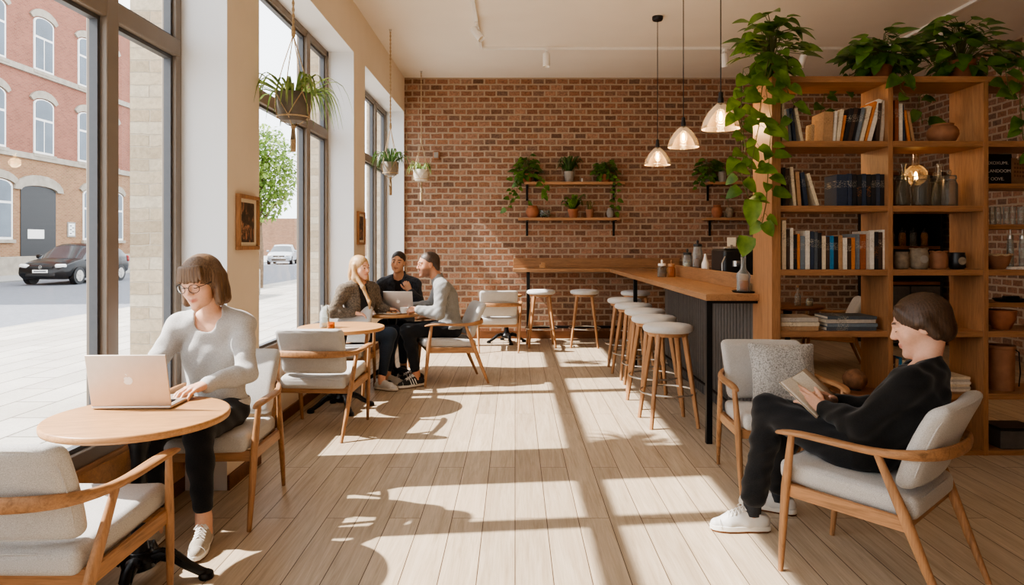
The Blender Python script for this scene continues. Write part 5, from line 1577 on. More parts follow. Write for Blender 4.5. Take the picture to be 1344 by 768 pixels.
class Head:
    """head frame: x to the person's right, y out of the face, z up; c = middle of the skull"""
    def __init__(s, c, yaw, pitch, roll=0, sc=1.0):
        s.c, s.sc = np.array(c, float), sc
        # yaw: direction the face looks, degrees anticlockwise from +y seen from above
        s.R = np.array((Euler((0, 0, R(yaw))).to_matrix() @ Euler((R(pitch), 0, 0)).to_matrix() @ Euler((0, R(roll), 0)).to_matrix()))
    def P(s, x, y, z): return s.c + s.R @ (A(x, y, z) * s.sc)
    def L(s, v): return ((v - s.c) @ s.R) / s.sc
    def build(s, F, male=False, smile=0.0, lids=.5):
        q, P, Rm = s.sc, s.P, s.R
        E = lambda c, r, k=.02, sub=False: F.ell(P(*c), A(*r) * q, Rm, k * q, sub)
        C = lambda a, b, ra, rb, k=.015, sub=False: F.cap(P(*a), P(*b), ra * q, rb * q, k * q, sub)
        E((0, -.014, .030), (.074, .095, .085))
        E((0, .026, -.022), (.062 + .003 * male, .064, .084), .03)
        E((0, .036, -.074), (.045 + .006 * male, .046, .038), .03)
        E((0, .074, -.103), (.021 + .005 * male, .020, .017), .02)
        for x in (-1, 1):
            E((x * .043, .052, -.030), (.022, .022, .024), .025)          # cheek
            E((x * .031, .099, .004), (.019, .014, .012), .012, True)      # socket
            E((x * .031, .0755, .003), (.0145, .0145, .0135), .004)        # lids over the eyeball
            E((x * .0735, -.010, -.006), (.0085, .018, .028), .006)          # ear
            E((x * .083, -.004, -.004), (.006, .009, .016), .004, True)
            E((x * .0115, .096, -.030), (.008, .010, .007), .006)          # nostril
            C((x * .012, .088, .024), (x * .045, .074, .026), .009, .007, .012)   # brow
        C((0, .088, .012), (0, .106, -.024), .0075, .0105, .012)
        w = .022 + .006 * smile
        C((-w, .0825 - .004 * smile, -.059 + .006 * smile), (0, .0900, -.0585), .0036, .0054, .004); C((0, .0900, -.0585), (w, .0825 - .004 * smile, -.059 + .006 * smile), .0054, .0036, .004)
        C((-w * .8, .0825 - .004 * smile, -.0675 + .006 * smile), (0, .0890, -.0690 - .002 * smile), .0038, .0058, .004); C((0, .0890, -.0690 - .002 * smile), (w * .8, .0825 - .004 * smile, -.0675 + .006 * smile), .0058, .0038, .004)
    def tint(s, skin, lips, brow, stubble=None, blush=(1.0, .9, .88), lids=None):
        def fn(v):
            l = s.L(v)
            x, y, z = l[:, 0], l[:, 1], l[:, 2]
            out = np.tile(np.array(skin), (len(v), 1))
            def blend(w, c):
                w = np.clip(w, 0, 1)[:, None]
                out[:] = out * (1 - w) + np.array(c) * w
            front = y > .045
            ck = np.exp(-(((np.abs(x) - .042) / .022) ** 2 + ((z + .032) / .02) ** 2)) * front
            blend(ck * .3, np.array(skin) * A(1.0, .80, .78))
            if stubble is not None:
                b = np.exp(-((np.maximum(0, z + .045) / .014) ** 2)) * (z > -.125) * (y > -.02) * (np.abs(l).max(1) < .14) * np.clip((y + .02) / .03, 0, 1)
                blend(b * .75, stubble)
            lp = np.exp(-((np.abs(x) / .025) ** 6)) * np.exp(-(((z + .0640 - 8 * x * x) / .0085) ** 6)) * .8 * (y > .074)
            blend(lp, lips)
            bz = .027 + .004 * (1 - ((np.abs(x) - .030) / .022) ** 2)
            br = np.exp(-(((z - bz) / .0048) ** 4)) * np.exp(-(((np.abs(x) - .031) / .020) ** 6)) * front
            blend(br, brow)
            return out
        return fn
    def face(s, parent, iris=(70, 50, 36), look=(0, 0), open_=.5, teeth=False, lash=(30, 22, 18)):
        """eyes (and teeth) as children"""
        q = s.sc
        for x in (-1, 1):
            mb = MB()
            if open_ < .35:      # looking down: only the lashes show
                us = [-1 + 2 * i / 14 for i in range(15)]
                pt_ = lambda u: V(s.P(x * .031 + .0160 * math.sin(u * R(58)) * .98, .0755 + .0158 * math.cos(u * R(58)) * math.cos(R(-24 + 12 * u * u)), .003 + .0148 * math.sin(R(-24 + 12 * u * u))))
                O('lash', MB().tube([pt_(u) for u in us], [.0008 + .0013 * (1 - u * u) for u in us], 5), m_iris(lash), parent)
                continue
            # almond of the open eye lying on the front of the eyeball, drawn as a lens shape with iris and lash line
            N = 14
            def on(ax, az, r=.0150):
                ca = math.cos(az)
                return V(s.P(x * .031 + r * math.sin(ax) * ca, .0755 + r * math.cos(ax) * ca, .003 + .0138 / .0150 * r * math.sin(az)))
            hi = lambda u: R(4 + 26 * open_) * (1 - u * u) - R(6) * (1 - open_)
            lo_ = lambda u: -R(16) * (1 - u * u) - R(6) * (1 - open_)
            us = [-1 + 2 * i / N for i in range(N + 1)]
            W = R(50)
            vs = [on(u * W, hi(u)) for u in us] + [on(u * W, (hi(u) + lo_(u)) / 2, .0155) for u in us] + [on(u * W, lo_(u)) for u in us]
            fs = [(r_ * (N + 1) + i, r_ * (N + 1) + i + 1, (r_ + 1) * (N + 1) + i + 1, (r_ + 1) * (N + 1) + i) for r_ in range(2) for i in range(N)]
            o = O('eye', mb.add(vs, fs), EYEM['white'], parent)
            ir = MB()
            cen = (R(look[0]), max(lo_(0) + R(7), min(R(look[1]), hi(0) - R(4))))
            ring, rad = [], R(24)
            for i in range(16):
                a = 2 * PI * i / 16
                az = max(lo_(0) * .95, min(hi(0) * .95, cen[1] + rad * math.sin(a)))
                ring.append(on(cen[0] * x * x + rad * math.cos(a), az, .0160))
            ir.add([on(cen[0], cen[1], .0162)] + ring, [(0, 1 + i, 1 + (i + 1) % 16) for i in range(16)])
            O('iris', ir, m_iris(iris), o)
            O('lash', MB().tube([on(u * W * 1.08, hi(u) + R(2), .0158) for u in us], [.0006 + .0010 * (1 - u * u) for u in us], 5), EYEM[lash] if lash in EYEM else m_iris(lash), o)
        if teeth:
            O('teeth', MB().sweep([V(s.P(-.020, .0815, -.0585)), V(s.P(-.010, .0885, -.0625)), V(s.P(0, .0905, -.0635)), V(s.P(.010, .0885, -.0625)), V(s.P(.020, .0815, -.0585))], (.004 * q, .0075 * q), 8, up=tuple(s.R @ A(0, 0, 1))), EYEM['white'], parent)
EYEM = {'white': m_plain('eye white', (232, 226, 220), .25, var=.02)}
IR = {}
def m_iris(c):
    if c not in IR: IR[c] = m_plain('iris %d %d %d' % c, c, .2, var=.05)
    return IR[c]

def hand(F, w, fwd, up, thumb, curl=(20, 25, 15), spread=4, tc=20, sc=1.0, k=.0035, each=None):
    """wrist w, fwd along the fingers, up = back of the hand, thumb = side the thumb is on"""
    fwd, up = nrm(fwd), nrm(up)
    up = nrm(up - fwd * (up @ fwd))
    t = np.cross(up, fwd)
    if t @ np.array(thumb, float) < 0: t = -t
    w = np.array(w, float)
    base = []
    for i in range(4):
        fx = (.086, .090, .086, .078)[i] * sc
        base.append(w + fwd * fx + t * (.0285 - .0188 * i) * sc + up * (.0, .003, .002, -.002)[i] * sc)
        F.cap(w + t * (.010 - .006 * i) * sc + fwd * .008, base[-1], .0155 * sc, .0105 * sc, .012)
    F.cap(w + t * .02 * sc + fwd * .02 * sc, w + t * .026 * sc + fwd * .055 * sc - up * .008 * sc, .013 * sc, .013 * sc, .012)
    F.cap(w - t * .018 * sc + fwd * .02 * sc, w - t * .022 * sc + fwd * .06 * sc - up * .006 * sc, .012 * sc, .011 * sc, .012)
    for i in range(4):
        L = [(.042, .025, .021), (.046, .029, .022), (.043, .027, .022), (.034, .020, .019)][i]
        c = each[i] if each else curl
        d = nrm(fwd + t * math.tan(R(spread)) * (1.5 - i))
        p, a = base[i], 0
        rr = [(.0098, .0088, .0080, .0068), (.0100, .0090, .0082, .0070), (.0096, .0086, .0078, .0066), (.0086, .0076, .0070, .0060)][i]
        for j in range(3):
            a += R(c[j])
            q = p + (d * math.cos(a) - up * math.sin(a)) * L[j] * sc
            F.cap(p, q, rr[j] * sc, rr[j + 1] * sc, k)
            p = q
    p = w + fwd * .022 * sc + t * .022 * sc - up * .004 * sc
    d = nrm(fwd * math.cos(R(42)) + t * math.sin(R(42)) - up * .25)
    a = 0
    for j, (L, r0, r1) in enumerate(((.044, .0135, .0110), (.034, .0108, .0098), (.026, .0098, .0078))):
        q = p + d * L * sc
        F.cap(p, q, r0 * sc, r1 * sc, .006 if j else .012)
        p = q
        d = nrm(d + (-t * .45 + fwd * .3 - up * .12) * math.radians(tc) / .6)

class Person:
    def __init__(s, label, J, head, skin, male=False, girth=1.0):
        s.J = {k: np.array(v, float) for k, v in J.items()}
        s.head, s.skin, s.g, s.male, s.label = head, skin, girth, male, label
        j = s.J
        s.x = nrm(j['sh_r'] - j['sh_l'])
        s.up = nrm(j['chest'] - j['pelvis'])
        s.y = nrm(np.cross(s.up, s.x))
        s.x = np.cross(s.y, s.up)
        s.Rt = np.stack([s.x, s.y, s.up], 1)
        hp = nrm(j['hip_r'] - j['hip_l'])
        yy = nrm(np.cross(A(0, 0, 1), hp))
        s.Rp = np.stack([hp, yy, A(0, 0, 1)], 1)
    def torso(s, F, e=0, k=.05):
        j, g = s.J, s.g
        F.ell(j['pelvis'], A(.160, .115, .115) * g, s.Rp, k, e=e)
        F.ell((j['pelvis'] + j['chest']) / 2, A(.128, .098, .14) * g, s.Rt, k, e=e)
        F.ell(j['chest'], A(.150, .108, .17) * g, s.Rt, k, e=e)
        if not s.male:
            for q in (-1, 1): F.ell(j['chest'] + s.Rt @ A(q * .064, .055, -.04) * g, A(.064, .042, .070) * g, s.Rt, .06, e=e)
        F.cap(j['sh_l'], j['sh_r'], .050 * g, .050 * g, k, e=e)
        F.cap(j['sh_l'] * .35 + j['neck'] * .65, j['sh_l'], .048 * g, .050 * g, .04, e=e)
        F.cap(j['sh_r'] * .35 + j['neck'] * .65, j['sh_r'], .048 * g, .050 * g, .04, e=e)
    def arms(s, F, e=0, cuff=1.0, k=.03, sides='lr'):
        j, g = s.J, s.g
        for q in sides:
            a, b, c = j['sh_' + q], j['el_' + q], j['wr_' + q]
            F.cap(a, b, .050 * g, .040 * g, k, e=e)
            m = b + (c - b) * .35
            F.cap(b, m, .039 * g, .040 * g, k, e=e)
            F.cap(m, b + (c - b) * cuff, .040 * g, (.040 + (.026 - .040) * (cuff - .35) / .65) * g, .02, e=e)
    def legs(s, F, e=0, cuff=1.0, k=.04):
        j, g = s.J, s.g
        for q in 'lr':
            a, b, c = j['hip_' + q], j['kn_' + q], j['an_' + q]
            F.cap(a, b, .082 * g, .056 * g, k, e=e)
            m = b + (c - b) * .32 - nrm(j['toe_' + q] - c) * A(1, 1, 0) * .012
            F.cap(b, m, .054 * g, .053 * g, k, e=e)
            F.cap(m, b + (c - b) * cuff, .053 * g, (.053 + (.034 - .053) * max(0, cuff - .32) / .68) * g, .03, e=e)
    def body(s, zone_fn=None, coarse=.008, fine=None, hands=(), smile=0, lids=.5, tint=None, hsc=1.0):
        j = s.J
        P = np.array(list(j.values()) + [s.head.c])
        lo, hi = P.min(0) - .24, P.max(0) + .24
        zones = [(s.head.c - .17 * s.head.sc, s.head.c + .17 * s.head.sc)] if fine else []
        if fine:
            for h in hands:
                w, f = np.array(h['w'], float), nrm(h['fwd'])
                q = np.array([w, w + f * .19])
                zones.append((q.min(0) - .06, q.max(0) + .06))
        F = Field(lo, hi, coarse, fine or coarse, zones)
        s.torso(F); s.legs(F)
        for q in 'lr':
            F.cap(j['an_' + q] + A(0, 0, .02), j['an_' + q] - A(0, 0, .045), .036, .038, .02)
            F.cap(j['an_' + q] - A(0, 0, .05), j['toe_' + q], .034, .026, .02)
        s.arms(F)
        F.cap(j['neck'], s.head.P(0, -.034, -.05), .056 * (1.06 if s.male else .88) * s.g, .052 * (1.1 if s.male else .88) * s.head.sc, .03)
        s.head.build(F, s.male, smile, lids)
        for h in hands: hand(F, **{k: v for k, v in h.items()})
        v, f = F.mesh()
        o = obj_np('person', v, f, SKIN, None, tint)
        tag(o, s.label, 'person')
        s.o = o
        return o
    def cloth(s, name, build, mat, coarse=.008, pad=.22, keys=None, ripple=None, relax=2):
        P = np.array([s.J[k] for k in (keys or s.J)])
        F = Field(P.min(0) - pad, P.max(0) + pad, coarse)
        build(F)
        if ripple: F.ripple(*ripple)
        v, f = F.mesh()
        return obj_np(name, v, f, mat, s.o, relax=relax)
    def shoe(s, q, mats, sc=1.0, high=False, lace=True, stripe=None, sock=None):
        j = s.J
        an, toe = j['an_' + q], j['toe_' + q]
        d = nrm((toe - an) * A(1, 1, 0)); sd = A(-d[1], d[0], 0)
        gz = toe[2] - .032 * sc          # ground under the sole
        lo = np.minimum(an, toe) - .16; hi = np.maximum(an, toe) + .16
        F = Field(lo, hi, .0035)
        an0 = A(an[0], an[1], 0); G = lambda f, h, w=0: an0 + d * f * sc + sd * w * sc + A(0, 0, gz + h * sc)
        F.cap(G(-.050, .045), G(.02, .042), .034 * sc, .036 * sc, .015)
        F.cap(G(.02, .042), G(.11, .034), .036 * sc, .040 * sc, .02)
        F.cap(G(.11, .034), G(.168, .027), .040 * sc, .029 * sc, .015)
        F.cap(G(-.030, .05), G(-.022, .085 + .03 * high), .033 * sc, .033 * sc, .025)
        F.cap(G(.005, .086), G(.105, .050), .030 * sc, .026 * sc, .025)
        F.half(A(0, 0, gz + .006), A(0, 0, -1))
        F.half(G(-.01, .092 + .035 * high), nrm(A(*(-d[:2] * .25), 1)))
        v, f = F.mesh()
        o = obj_np('shoe', v, f, mats[0], s.o, relax=2)
        ol = [(-.088, .0), (-.082, .020), (-.065, .033), (-.02, .036), (.03, .037), (.08, .043), (.12, .045), (.16, .038), (.188, .024), (.199, .004)]
        ol = ol + [(u, -w_) for u, w_ in ol[::-1]][:-1]
        so_ = MB()
        n_ = len(ol)
        for z0, z1, k_, m_ in ((.0, .007, .98, 1), (.007, .030, 1.0, 0)):
            vs = [V(G(u * k_, z0, w_ * k_)) for u, w_ in ol] + [V(G(u * k_, z1, w_ * k_ * .98)) for u, w_ in ol]
            so_.add(vs, [tuple(reversed(range(n_))), tuple(range(n_, 2 * n_))] + [(i, (i + 1) % n_, n_ + (i + 1) % n_, n_ + i) for i in range(n_)], m_)
        O('sole', so_, [mats[1], M['dark_wood']], o, bevel=.003)
        O('toe_cap', MB().sweep([V(G(.150 + .012 * math.cos(a_), .030 + .030 * math.sin(a_), .042 * math.cos(a_))) for a_ in [PI * i / 12 for i in range(13)]], (.003, .003), 5), mats[1], o)
        if sock is not None:
            kn = j['kn_' + q]
            O('sock', MB().sweep([V(an - A(0, 0, .05)), V(an + A(0, 0, .03)), V(an + (kn - an) * .25)], [(.088, .094), (.094, .096), (.100, .100)], 16), sock, o)
        if lace:
            lc = MB()
            for i in range(5):
                u = .035 + i * .017
                zt = .122 - (u - .02) * .42
                for sg in (-1, 1):
                    lc.tube([V(G(u, zt - .012, .026 * sg)), V(G(u + .008, zt + .004, 0)), V(G(u + .016, zt - .018, -.026 * sg))], .0028 * sc, 5)
            for sg in (-1, 1):
                lc.tube([V(G(.035, .113, 0)), V(G(.05, .122, .018 * sg)), V(G(.06, .105, .034 * sg)), V(G(.045, .10, .03 * sg)), V(G(.035, .112, 0))], .0024 * sc, 5)
            O('laces', lc, M['white'], o)
        if stripe:
            st_ = MB()
            for sg in (-1, 1):
                for i in range(3):
                    u = .02 + i * .026
                    st_.sweep([V(G(u, .03, .045 * sg)), V(G(u + .012, .06, .043 * sg)), V(G(u + .02, .085, .034 * sg))], (.006, .010), 6)
            O('stripe', st_, M['white'], o)
        return o

SKIN = m_skin('skin')
HAIR_BROWN = m_hair('brown bob hair', (124, 96, 70), (70, 50, 34))
HAIR_DARK = m_hair('dark brown hair', (82, 60, 44), (46, 33, 24))
HAIR_BLOND = m_hair('blonde hair', (206, 172, 128), (156, 118, 80))
HAIR_CROP = m_hair('cropped brown hair', (88, 70, 58), (52, 41, 34))
HAIR_BLACK = m_hair('near black hair', (70, 56, 47), (38, 30, 25))
KNIT_GREY = m_fabric('pale grey knit', (200, 197, 193), (170, 167, 164), scale=200, bump=.25)
KNIT_BLACK = m_fabric('black knit', (30, 29, 29), (18, 18, 18), scale=200, bump=.3)
KNIT_TAUPE = m_fabric('taupe chunky knit', (122, 110, 96), (74, 66, 58), scale=60, bump=.9)
KNIT_MID = m_fabric('mid grey jersey', (158, 158, 156), (124, 124, 123), scale=180, bump=.3)
DENIM_BLACK = m_fabric('black trousers', (36, 37, 40), (22, 23, 25), scale=240, bump=.25)
DENIM_DARK = m_fabric('dark blue jeans', (56, 66, 80), (34, 40, 50), scale=200, bump=.3)
JACKET = m_fabric('dark waxed jacket', (66, 71, 80), (44, 48, 55), scale=40, bump=.2, rough=.7)
TEE = m_fabric('dark tee', (48, 46, 46), (34, 33, 33))
CANVAS = m_fabric('cream canvas', (196, 186, 172), (150, 140, 126))
SOLE = m_plain('off white rubber', (226, 222, 214), .6, var=.05)
SNEAK = m_plain('white sneaker leather', (206, 204, 200), .55, var=.05)
SOCK = m_fabric('charcoal sock', (62, 64, 68), (36, 38, 42))
SHOE_DARK = m_plain('dark suede', (52, 50, 50), .9, var=.2)
fold = lambda *fs: (lambda x, y, z: sum(a * np.sin(fx * x + fy * y + fz * z + p) for a, fx, fy, fz, p in fs))
def lin(c): return np.array(srgb(*c)[:3])

# ---- woman with the laptop -------------------------------------------------
hd = Head((-1.648, 3.600, 1.300), 169, -15, 3, 1.10)
J = dict(pelvis=(-1.67, 3.86, .575), chest=(-1.665, 3.80, .93), neck=(-1.662, 3.75, 1.115), sh_l=(-1.500, 3.765, 1.055), sh_r=(-1.835, 3.755, 1.045),
         el_l=(-1.425, 3.645, .815), wr_l=(-1.535, 3.400, .800), el_r=(-1.925, 3.62, .83), wr_r=(-1.815, 3.40, .800),
         hip_l=(-1.585, 3.82, .565), hip_r=(-1.755, 3.82, .565), kn_l=(-1.565, 3.385, .565), kn_r=(-1.80, 3.36, .565),
         an_l=(-1.545, 3.405, .115), an_r=(-1.80, 3.42, .115), toe_l=(-1.515, 3.265, .035), toe_r=(-1.80, 3.28, .035))
p1 = Person('woman with brown bob and glasses in a pale grey jumper, typing on a laptop', J, hd, (.62, .38, .27))
hl = [dict(w=J['wr_l'], fwd=(-.42, -.9, -.05), up=(0, -.12, 1), thumb=(-1, 0, 0), curl=(18, 28, 18), spread=5, tc=12, sc=1.04),
      dict(w=J['wr_r'], fwd=(.42, -.9, -.05), up=(0, -.12, 1), thumb=(1, 0, 0), curl=(18, 28, 18), spread=5, tc=12, sc=1.04)]
p1.body(coarse=.009, fine=.0034, hands=hl, tint=hd.tint(lin((226, 178, 150)), lin((186, 106, 92)), lin((104, 70, 48))))
hd.face(p1.o, (88, 70, 52), (0, -14), .30, lash=(40, 28, 20))
def knit(F):
    p1.torso(F, .016); p1.arms(F, .013, .93)
    for q in 'lr': F.cap(np.array(J['wr_' + q]) * .9 + np.array(J['el_' + q]) * .1, np.array(J['wr_' + q]) * .97 + np.array(J['el_' + q]) * .03, .037, .037, .008)
    F.ell(A(-1.668, 3.835, .76), A(.158, .118, .19), None, .05)
    n_ = A(*J['neck'])
    F.cap(n_ + A(0, .0, -.02), n_ + A(.004, -.02, .03), .080, .068, .03)
    F.cap(n_ + A(0, -.035, -.030), n_ + A(.005, -.07, .16), .066, .088, .008, sub=True)
    F.half(A(0, 0, .60), A(0, 0, -1))
sw = p1.cloth('jumper', knit, KNIT_GREY, .0052, keys=['pelvis', 'chest', 'neck', 'sh_l', 'sh_r', 'el_l', 'el_r', 'wr_l', 'wr_r'], ripple=(fold((1, 40, 22, 30, 0), (.8, -30, 35, 45, 1), (.6, 60, 0, -40, 2), (.5, 14, 60, 70, .5)), .0022))
O('hem', MB().sweep([V(A(-1.67 + .172 * math.cos(a), 3.853 + .13 * math.sin(a), .612)) for a in [2 * PI * i / 48 for i in range(48)]], (.014, .05), 8, closed=True), KNIT_GREY, sw)
def trs(F):
    F.ell(p1.J['pelvis'], A(.160, .115, .115), p1.Rp, .05, e=.010); p1.legs(F, .009, .80)
    F.half(A(0, 0, .66), A(0, 0, 1))
p1.cloth('trousers', trs, DENIM_BLACK, .0068, keys=['pelvis', 'hip_l', 'hip_r', 'kn_l', 'kn_r', 'an_l', 'an_r'], ripple=(fold((1, 30, 50, 60, 0), (.7, -50, 20, 70, 1)), .002))
for q in 'lr': p1.shoe(q, [CANVAS, SOLE], 1.0)
# bob with a full fringe
def bob(F, H):
    P, Rm, q = H.P, H.R, H.sc
    E = lambda c, r, k=.015, sub=False: F.ell(P(*c), A(*r) * q, Rm, k, sub)
    E((0, -.018, .034), (.090, .108, .098))
    for x in (-1, 1):
        F.cap(P(x * .080, -.01, .03), P(x * .088, .012, -.095), .026 * q, .024 * q, .03)
        F.cap(P(x * .060, -.06, .0), P(x * .066, -.055, -.10), .034 * q, .032 * q, .03)
    F.cap(P(-.04, -.085, 0), P(-.035, -.080, -.095), .032 * q, .034 * q, .03); F.cap(P(.04, -.085, 0), P(.035, -.080, -.095), .032 * q, .034 * q, .03)
    E((0, -.065, -.06), (.08, .04, .06), .03)
    E((0, .10, -.065), (.058, .075, .092), .01, True)       # opening for the face
    E((0, .02, -.14), (.058, .075, .09), .01, True)
    for i in range(9):                                       # fringe locks
        x = -.062 + i * .0155
        yy = .088 - 4.2 * x * x
        F.cap(P(x * .75, yy - .012, .085), P(x, yy + .006, .032 - .006 * abs(math.sin(i * 2.1))), .014 * q, .0085 * q, .005)
def hair_obj(p, H, fn, mat, rip=None, step=.0042, pad=.24):
    F = Field(H.c - pad * H.sc, H.c + pad * .8 * H.sc, step)
    fn(F, H)
    if rip: F.ripple(*rip)
    v, f = F.mesh()
    return obj_np('hair', v, f, mat, p.o, relax=1)
def strands(H, amp=.0016, fr=230):
    def fn(x, y, z):
        l = H.L(np.stack([x, y, z], 1))
        a = np.arctan2(l[:, 0], l[:, 1])
        return np.sin(a * 46 + 6 * np.sin(l[:, 2] * 18)) + .6 * np.sin(a * 83 + l[:, 2] * 25)
    return (fn, amp)
hair_obj(p1, hd, bob, HAIR_BROWN, strands(hd, .0008))
gl = MB()
for x in (-1, 1):
    gl.sweep([V(hd.P(x * .034 + .025 * math.cos(a), .109 - 6.0 * (x * .034 + .025 * math.cos(a)) ** 2 * .55, -.002 + .0205 * math.sin(a))) for a in [2 * PI * i / 28 for i in range(28)]], (.0034, .0034), 6, closed=True)
    gl.tube([V(hd.P(x * .058, .100, .006)), V(hd.P(x * .072, .085, .008)), V(hd.P(x * .083, .0, .006))], .002, 5)
gl.tube([V(hd.P(-.010, .108, .004)), V(hd.P(0, .112, .007)), V(hd.P(.010, .108, .004))], .002, 5)
g = O('spectacles', gl, M['black'], p1.o)
ln = MB()
for x in (-1, 1):
    ln.add([V(hd.P(x * .034, .1085, -.002))] + [V(hd.P(x * .034 + .024 * math.cos(a), .109 - 6.0 * (x * .034 + .024 * math.cos(a)) ** 2 * .55, -.002 + .0195 * math.sin(a))) for a in [2 * PI * i / 28 for i in range(28)]], [(0, 1 + i, 1 + (i + 1) % 28) for i in range(28)])
O('lens', ln, M['lens'], g)

# ---- reader in black -------------------------------------------------------
hd = Head((1.815, 3.075, 1.135), 61, -17, 0, 1.12)
J = dict(pelvis=(1.625, 3.145, .565), chest=(1.755, 3.045, .795), neck=(1.812, 3.02, .968), sh_l=(1.685, 2.925, .90), sh_r=(1.895, 3.165, .90),
         el_l=(1.545, 3.035, .695), wr_l=(1.475, 3.265, .705), el_r=(1.80, 3.34, .68), wr_r=(1.600, 3.43, .705),
         hip_l=(1.52, 3.13, .555), hip_r=(1.655, 3.265, .555), kn_l=(1.295, 3.505, .655), kn_r=(1.42, 3.62, .60),
         an_l=(1.240, 3.585, .135), an_r=(1.475, 3.835, .115), toe_l=(1.125, 3.590, .037), toe_r=(1.375, 3.90, .037))
p2 = Person('young reader with dark chin length hair, all in black, looking down at an open book', J, hd, (.6, .4, .3), girth=1.02)
bk_c = A(1.452, 3.395, .752)
hl = [dict(w=J['wr_l'], fwd=(-.55, .55, .42), up=(-.25, -.75, .6), thumb=(-.2, .3, 1), each=[(8, 14, 10), (12, 16, 10), (16, 20, 12), (20, 24, 14)], spread=3, tc=8, sc=1.05),
      dict(w=J['wr_r'], fwd=(-.8, -.22, .42), up=(.25, .5, .75), thumb=(-.2, -.8, .5), curl=(16, 22, 14), spread=4, tc=14, sc=1.05)]
p2.body(coarse=.009, fine=.0034, hands=hl, tint=hd.tint(lin((218, 172, 148)), lin((184, 112, 98)), lin((70, 48, 36))))
hd.face(p2.o, (70, 54, 44), (0, -16), .22)
def knit(F):
    p2.torso(F, .020); p2.arms(F, .020, .93)
    for q in 'lr': F.cap(np.array(J['wr_' + q]) * .86 + np.array(J['el_' + q]) * .14, np.array(J['wr_' + q]) * .96 + np.array(J['el_' + q]) * .04, .042, .042, .008)
    n_ = A(*J['neck'])
    F.cap(n_ - A(0, 0, .03), n_ + A(-.006, .004, .022), .082, .068, .03)
    F.cap(n_ + A(-.012, .012, -.005), n_ + A(-.03, .03, .14), .060, .092, .006, sub=True)
    F.half(n_ + A(0, 0, .026), nrm(A(-.25, .2, .93)))
    F.half(A(0, 0, .50), A(0, 0, -1))
p2.cloth('jumper', knit, KNIT_BLACK, .0066, keys=['pelvis', 'chest', 'neck', 'sh_l', 'sh_r', 'el_l', 'el_r', 'wr_l', 'wr_r'], ripple=(fold((1, 50, 32, 30, 0), (.9, -40, 45, 55, 1), (.6, 70, 0, -60, 2), (.6, 20, 80, 70, .5)), .003))
def trs(F):
    F.ell(p2.J['pelvis'], A(.160, .115, .115), p2.Rp, .05, e=.012); p2.legs(F, .016, .86)
    for q in 'lr':
        a, k_ = np.array(J['an_' + q]), np.array(J['kn_' + q])
        F.cap(k_ * .3 + a * .7, k_ * .1 + a * .9, .064, .066, .02)
    F.half(A(0, 0, .70), A(.35, -.3, .9))
p2.cloth('trousers', trs, DENIM_BLACK, .0068, keys=['pelvis', 'hip_l', 'hip_r', 'kn_l', 'kn_r', 'an_l', 'an_r'], ripple=(fold((1, 30, 50, 60, 0), (.9, -50, 20, 90, 1), (.7, 80, 60, 20, 2)), .0026))
for q in 'lr': p2.shoe(q, [SNEAK, SOLE], 1.10, sock=SOCK)
def crop(F, H):
    P, Rm, q = H.P, H.R, H.sc
    E = lambda c, r, k=.015, sub=False: F.ell(P(*c), A(*r) * q, Rm, k, sub)
    E((0, -.020, .034), (.083, .107, .094))
    E((0, -.072, -.030), (.068, .050, .055), .03)
    for x in (-1, 1):
        F.cap(P(x * .040, .056, .084), P(x * .076, .008, .012), .013 * q, .011 * q, .02)
        F.cap(P(x * .074, -.02, .02), P(x * .068, -.045, -.045), .018 * q, .018 * q, .03)
    E((0, .118, -.054), (.078, .078, .132), .008, True)
    E((0, .008, -.122), (.10, .066, .092), .010, True)
hair_obj(p2, hd, crop, HAIR_DARK, strands(hd, .0006))

# open book in the reader's hands
t = thing('open_book', 'open book held in the reader\'s lap', 'book', tuple(bk_c))
bx = nrm(A(-.66, -.62, -.10)); bn = nrm(A(.42, -.40, .70)); bn = nrm(bn - bx * (bn @ bx)); by = np.cross(bn, bx)
def bp(u, v_, h): return V(bx * u + by * v_ + bn * h)
cv, pg = MB(), MB()
for sg in (-1, 1):
    N = 8
    prof = lambda u: .020 * math.sin(PI * min(1, u ** .6) * .9) * (1 - u * .5)
    for mb, h0, m_ in ((cv, -.004, 1.0), (pg, .0, .96)):
        vs, fs = [], []
        for i in range(N + 1):
            u = i / N
            z = -.012 + .05 * u * u * 0 + (prof(u) if mb is pg else 0)
            for v_ in (-.115 * m_, .115 * m_):
                vs += [bp(sg * u * .15 * m_, v_, h0 + z * (mb is pg) + .10 * u * u * .25)]
        for i in range(N):
            fs.append((2 * i, 2 * i + 1, 2 * i + 3, 2 * i + 2))
        mb.add(vs, fs)
c_ = O('cover', cv, m_plain('book boards', (150, 132, 112), .8), t)
md = c_.modifiers.new('thick', 'SOLIDIFY'); md.thickness = .003
pt = NT('printed page')
tc = pt.coord('Generated', (26, 3, 26)); 
pf = pt.noise(tc, 6, 2)
pt.bsdf(pt.ramp(pf, [(.46, srgb(196, 188, 176)), (.54, srgb(232, 226, 214))]), .9)
p_ = O('pages', pg, pt.mat, t)
md = p_.modifiers.new('thick', 'SOLIDIFY'); md.thickness = .012; md.offset = -1

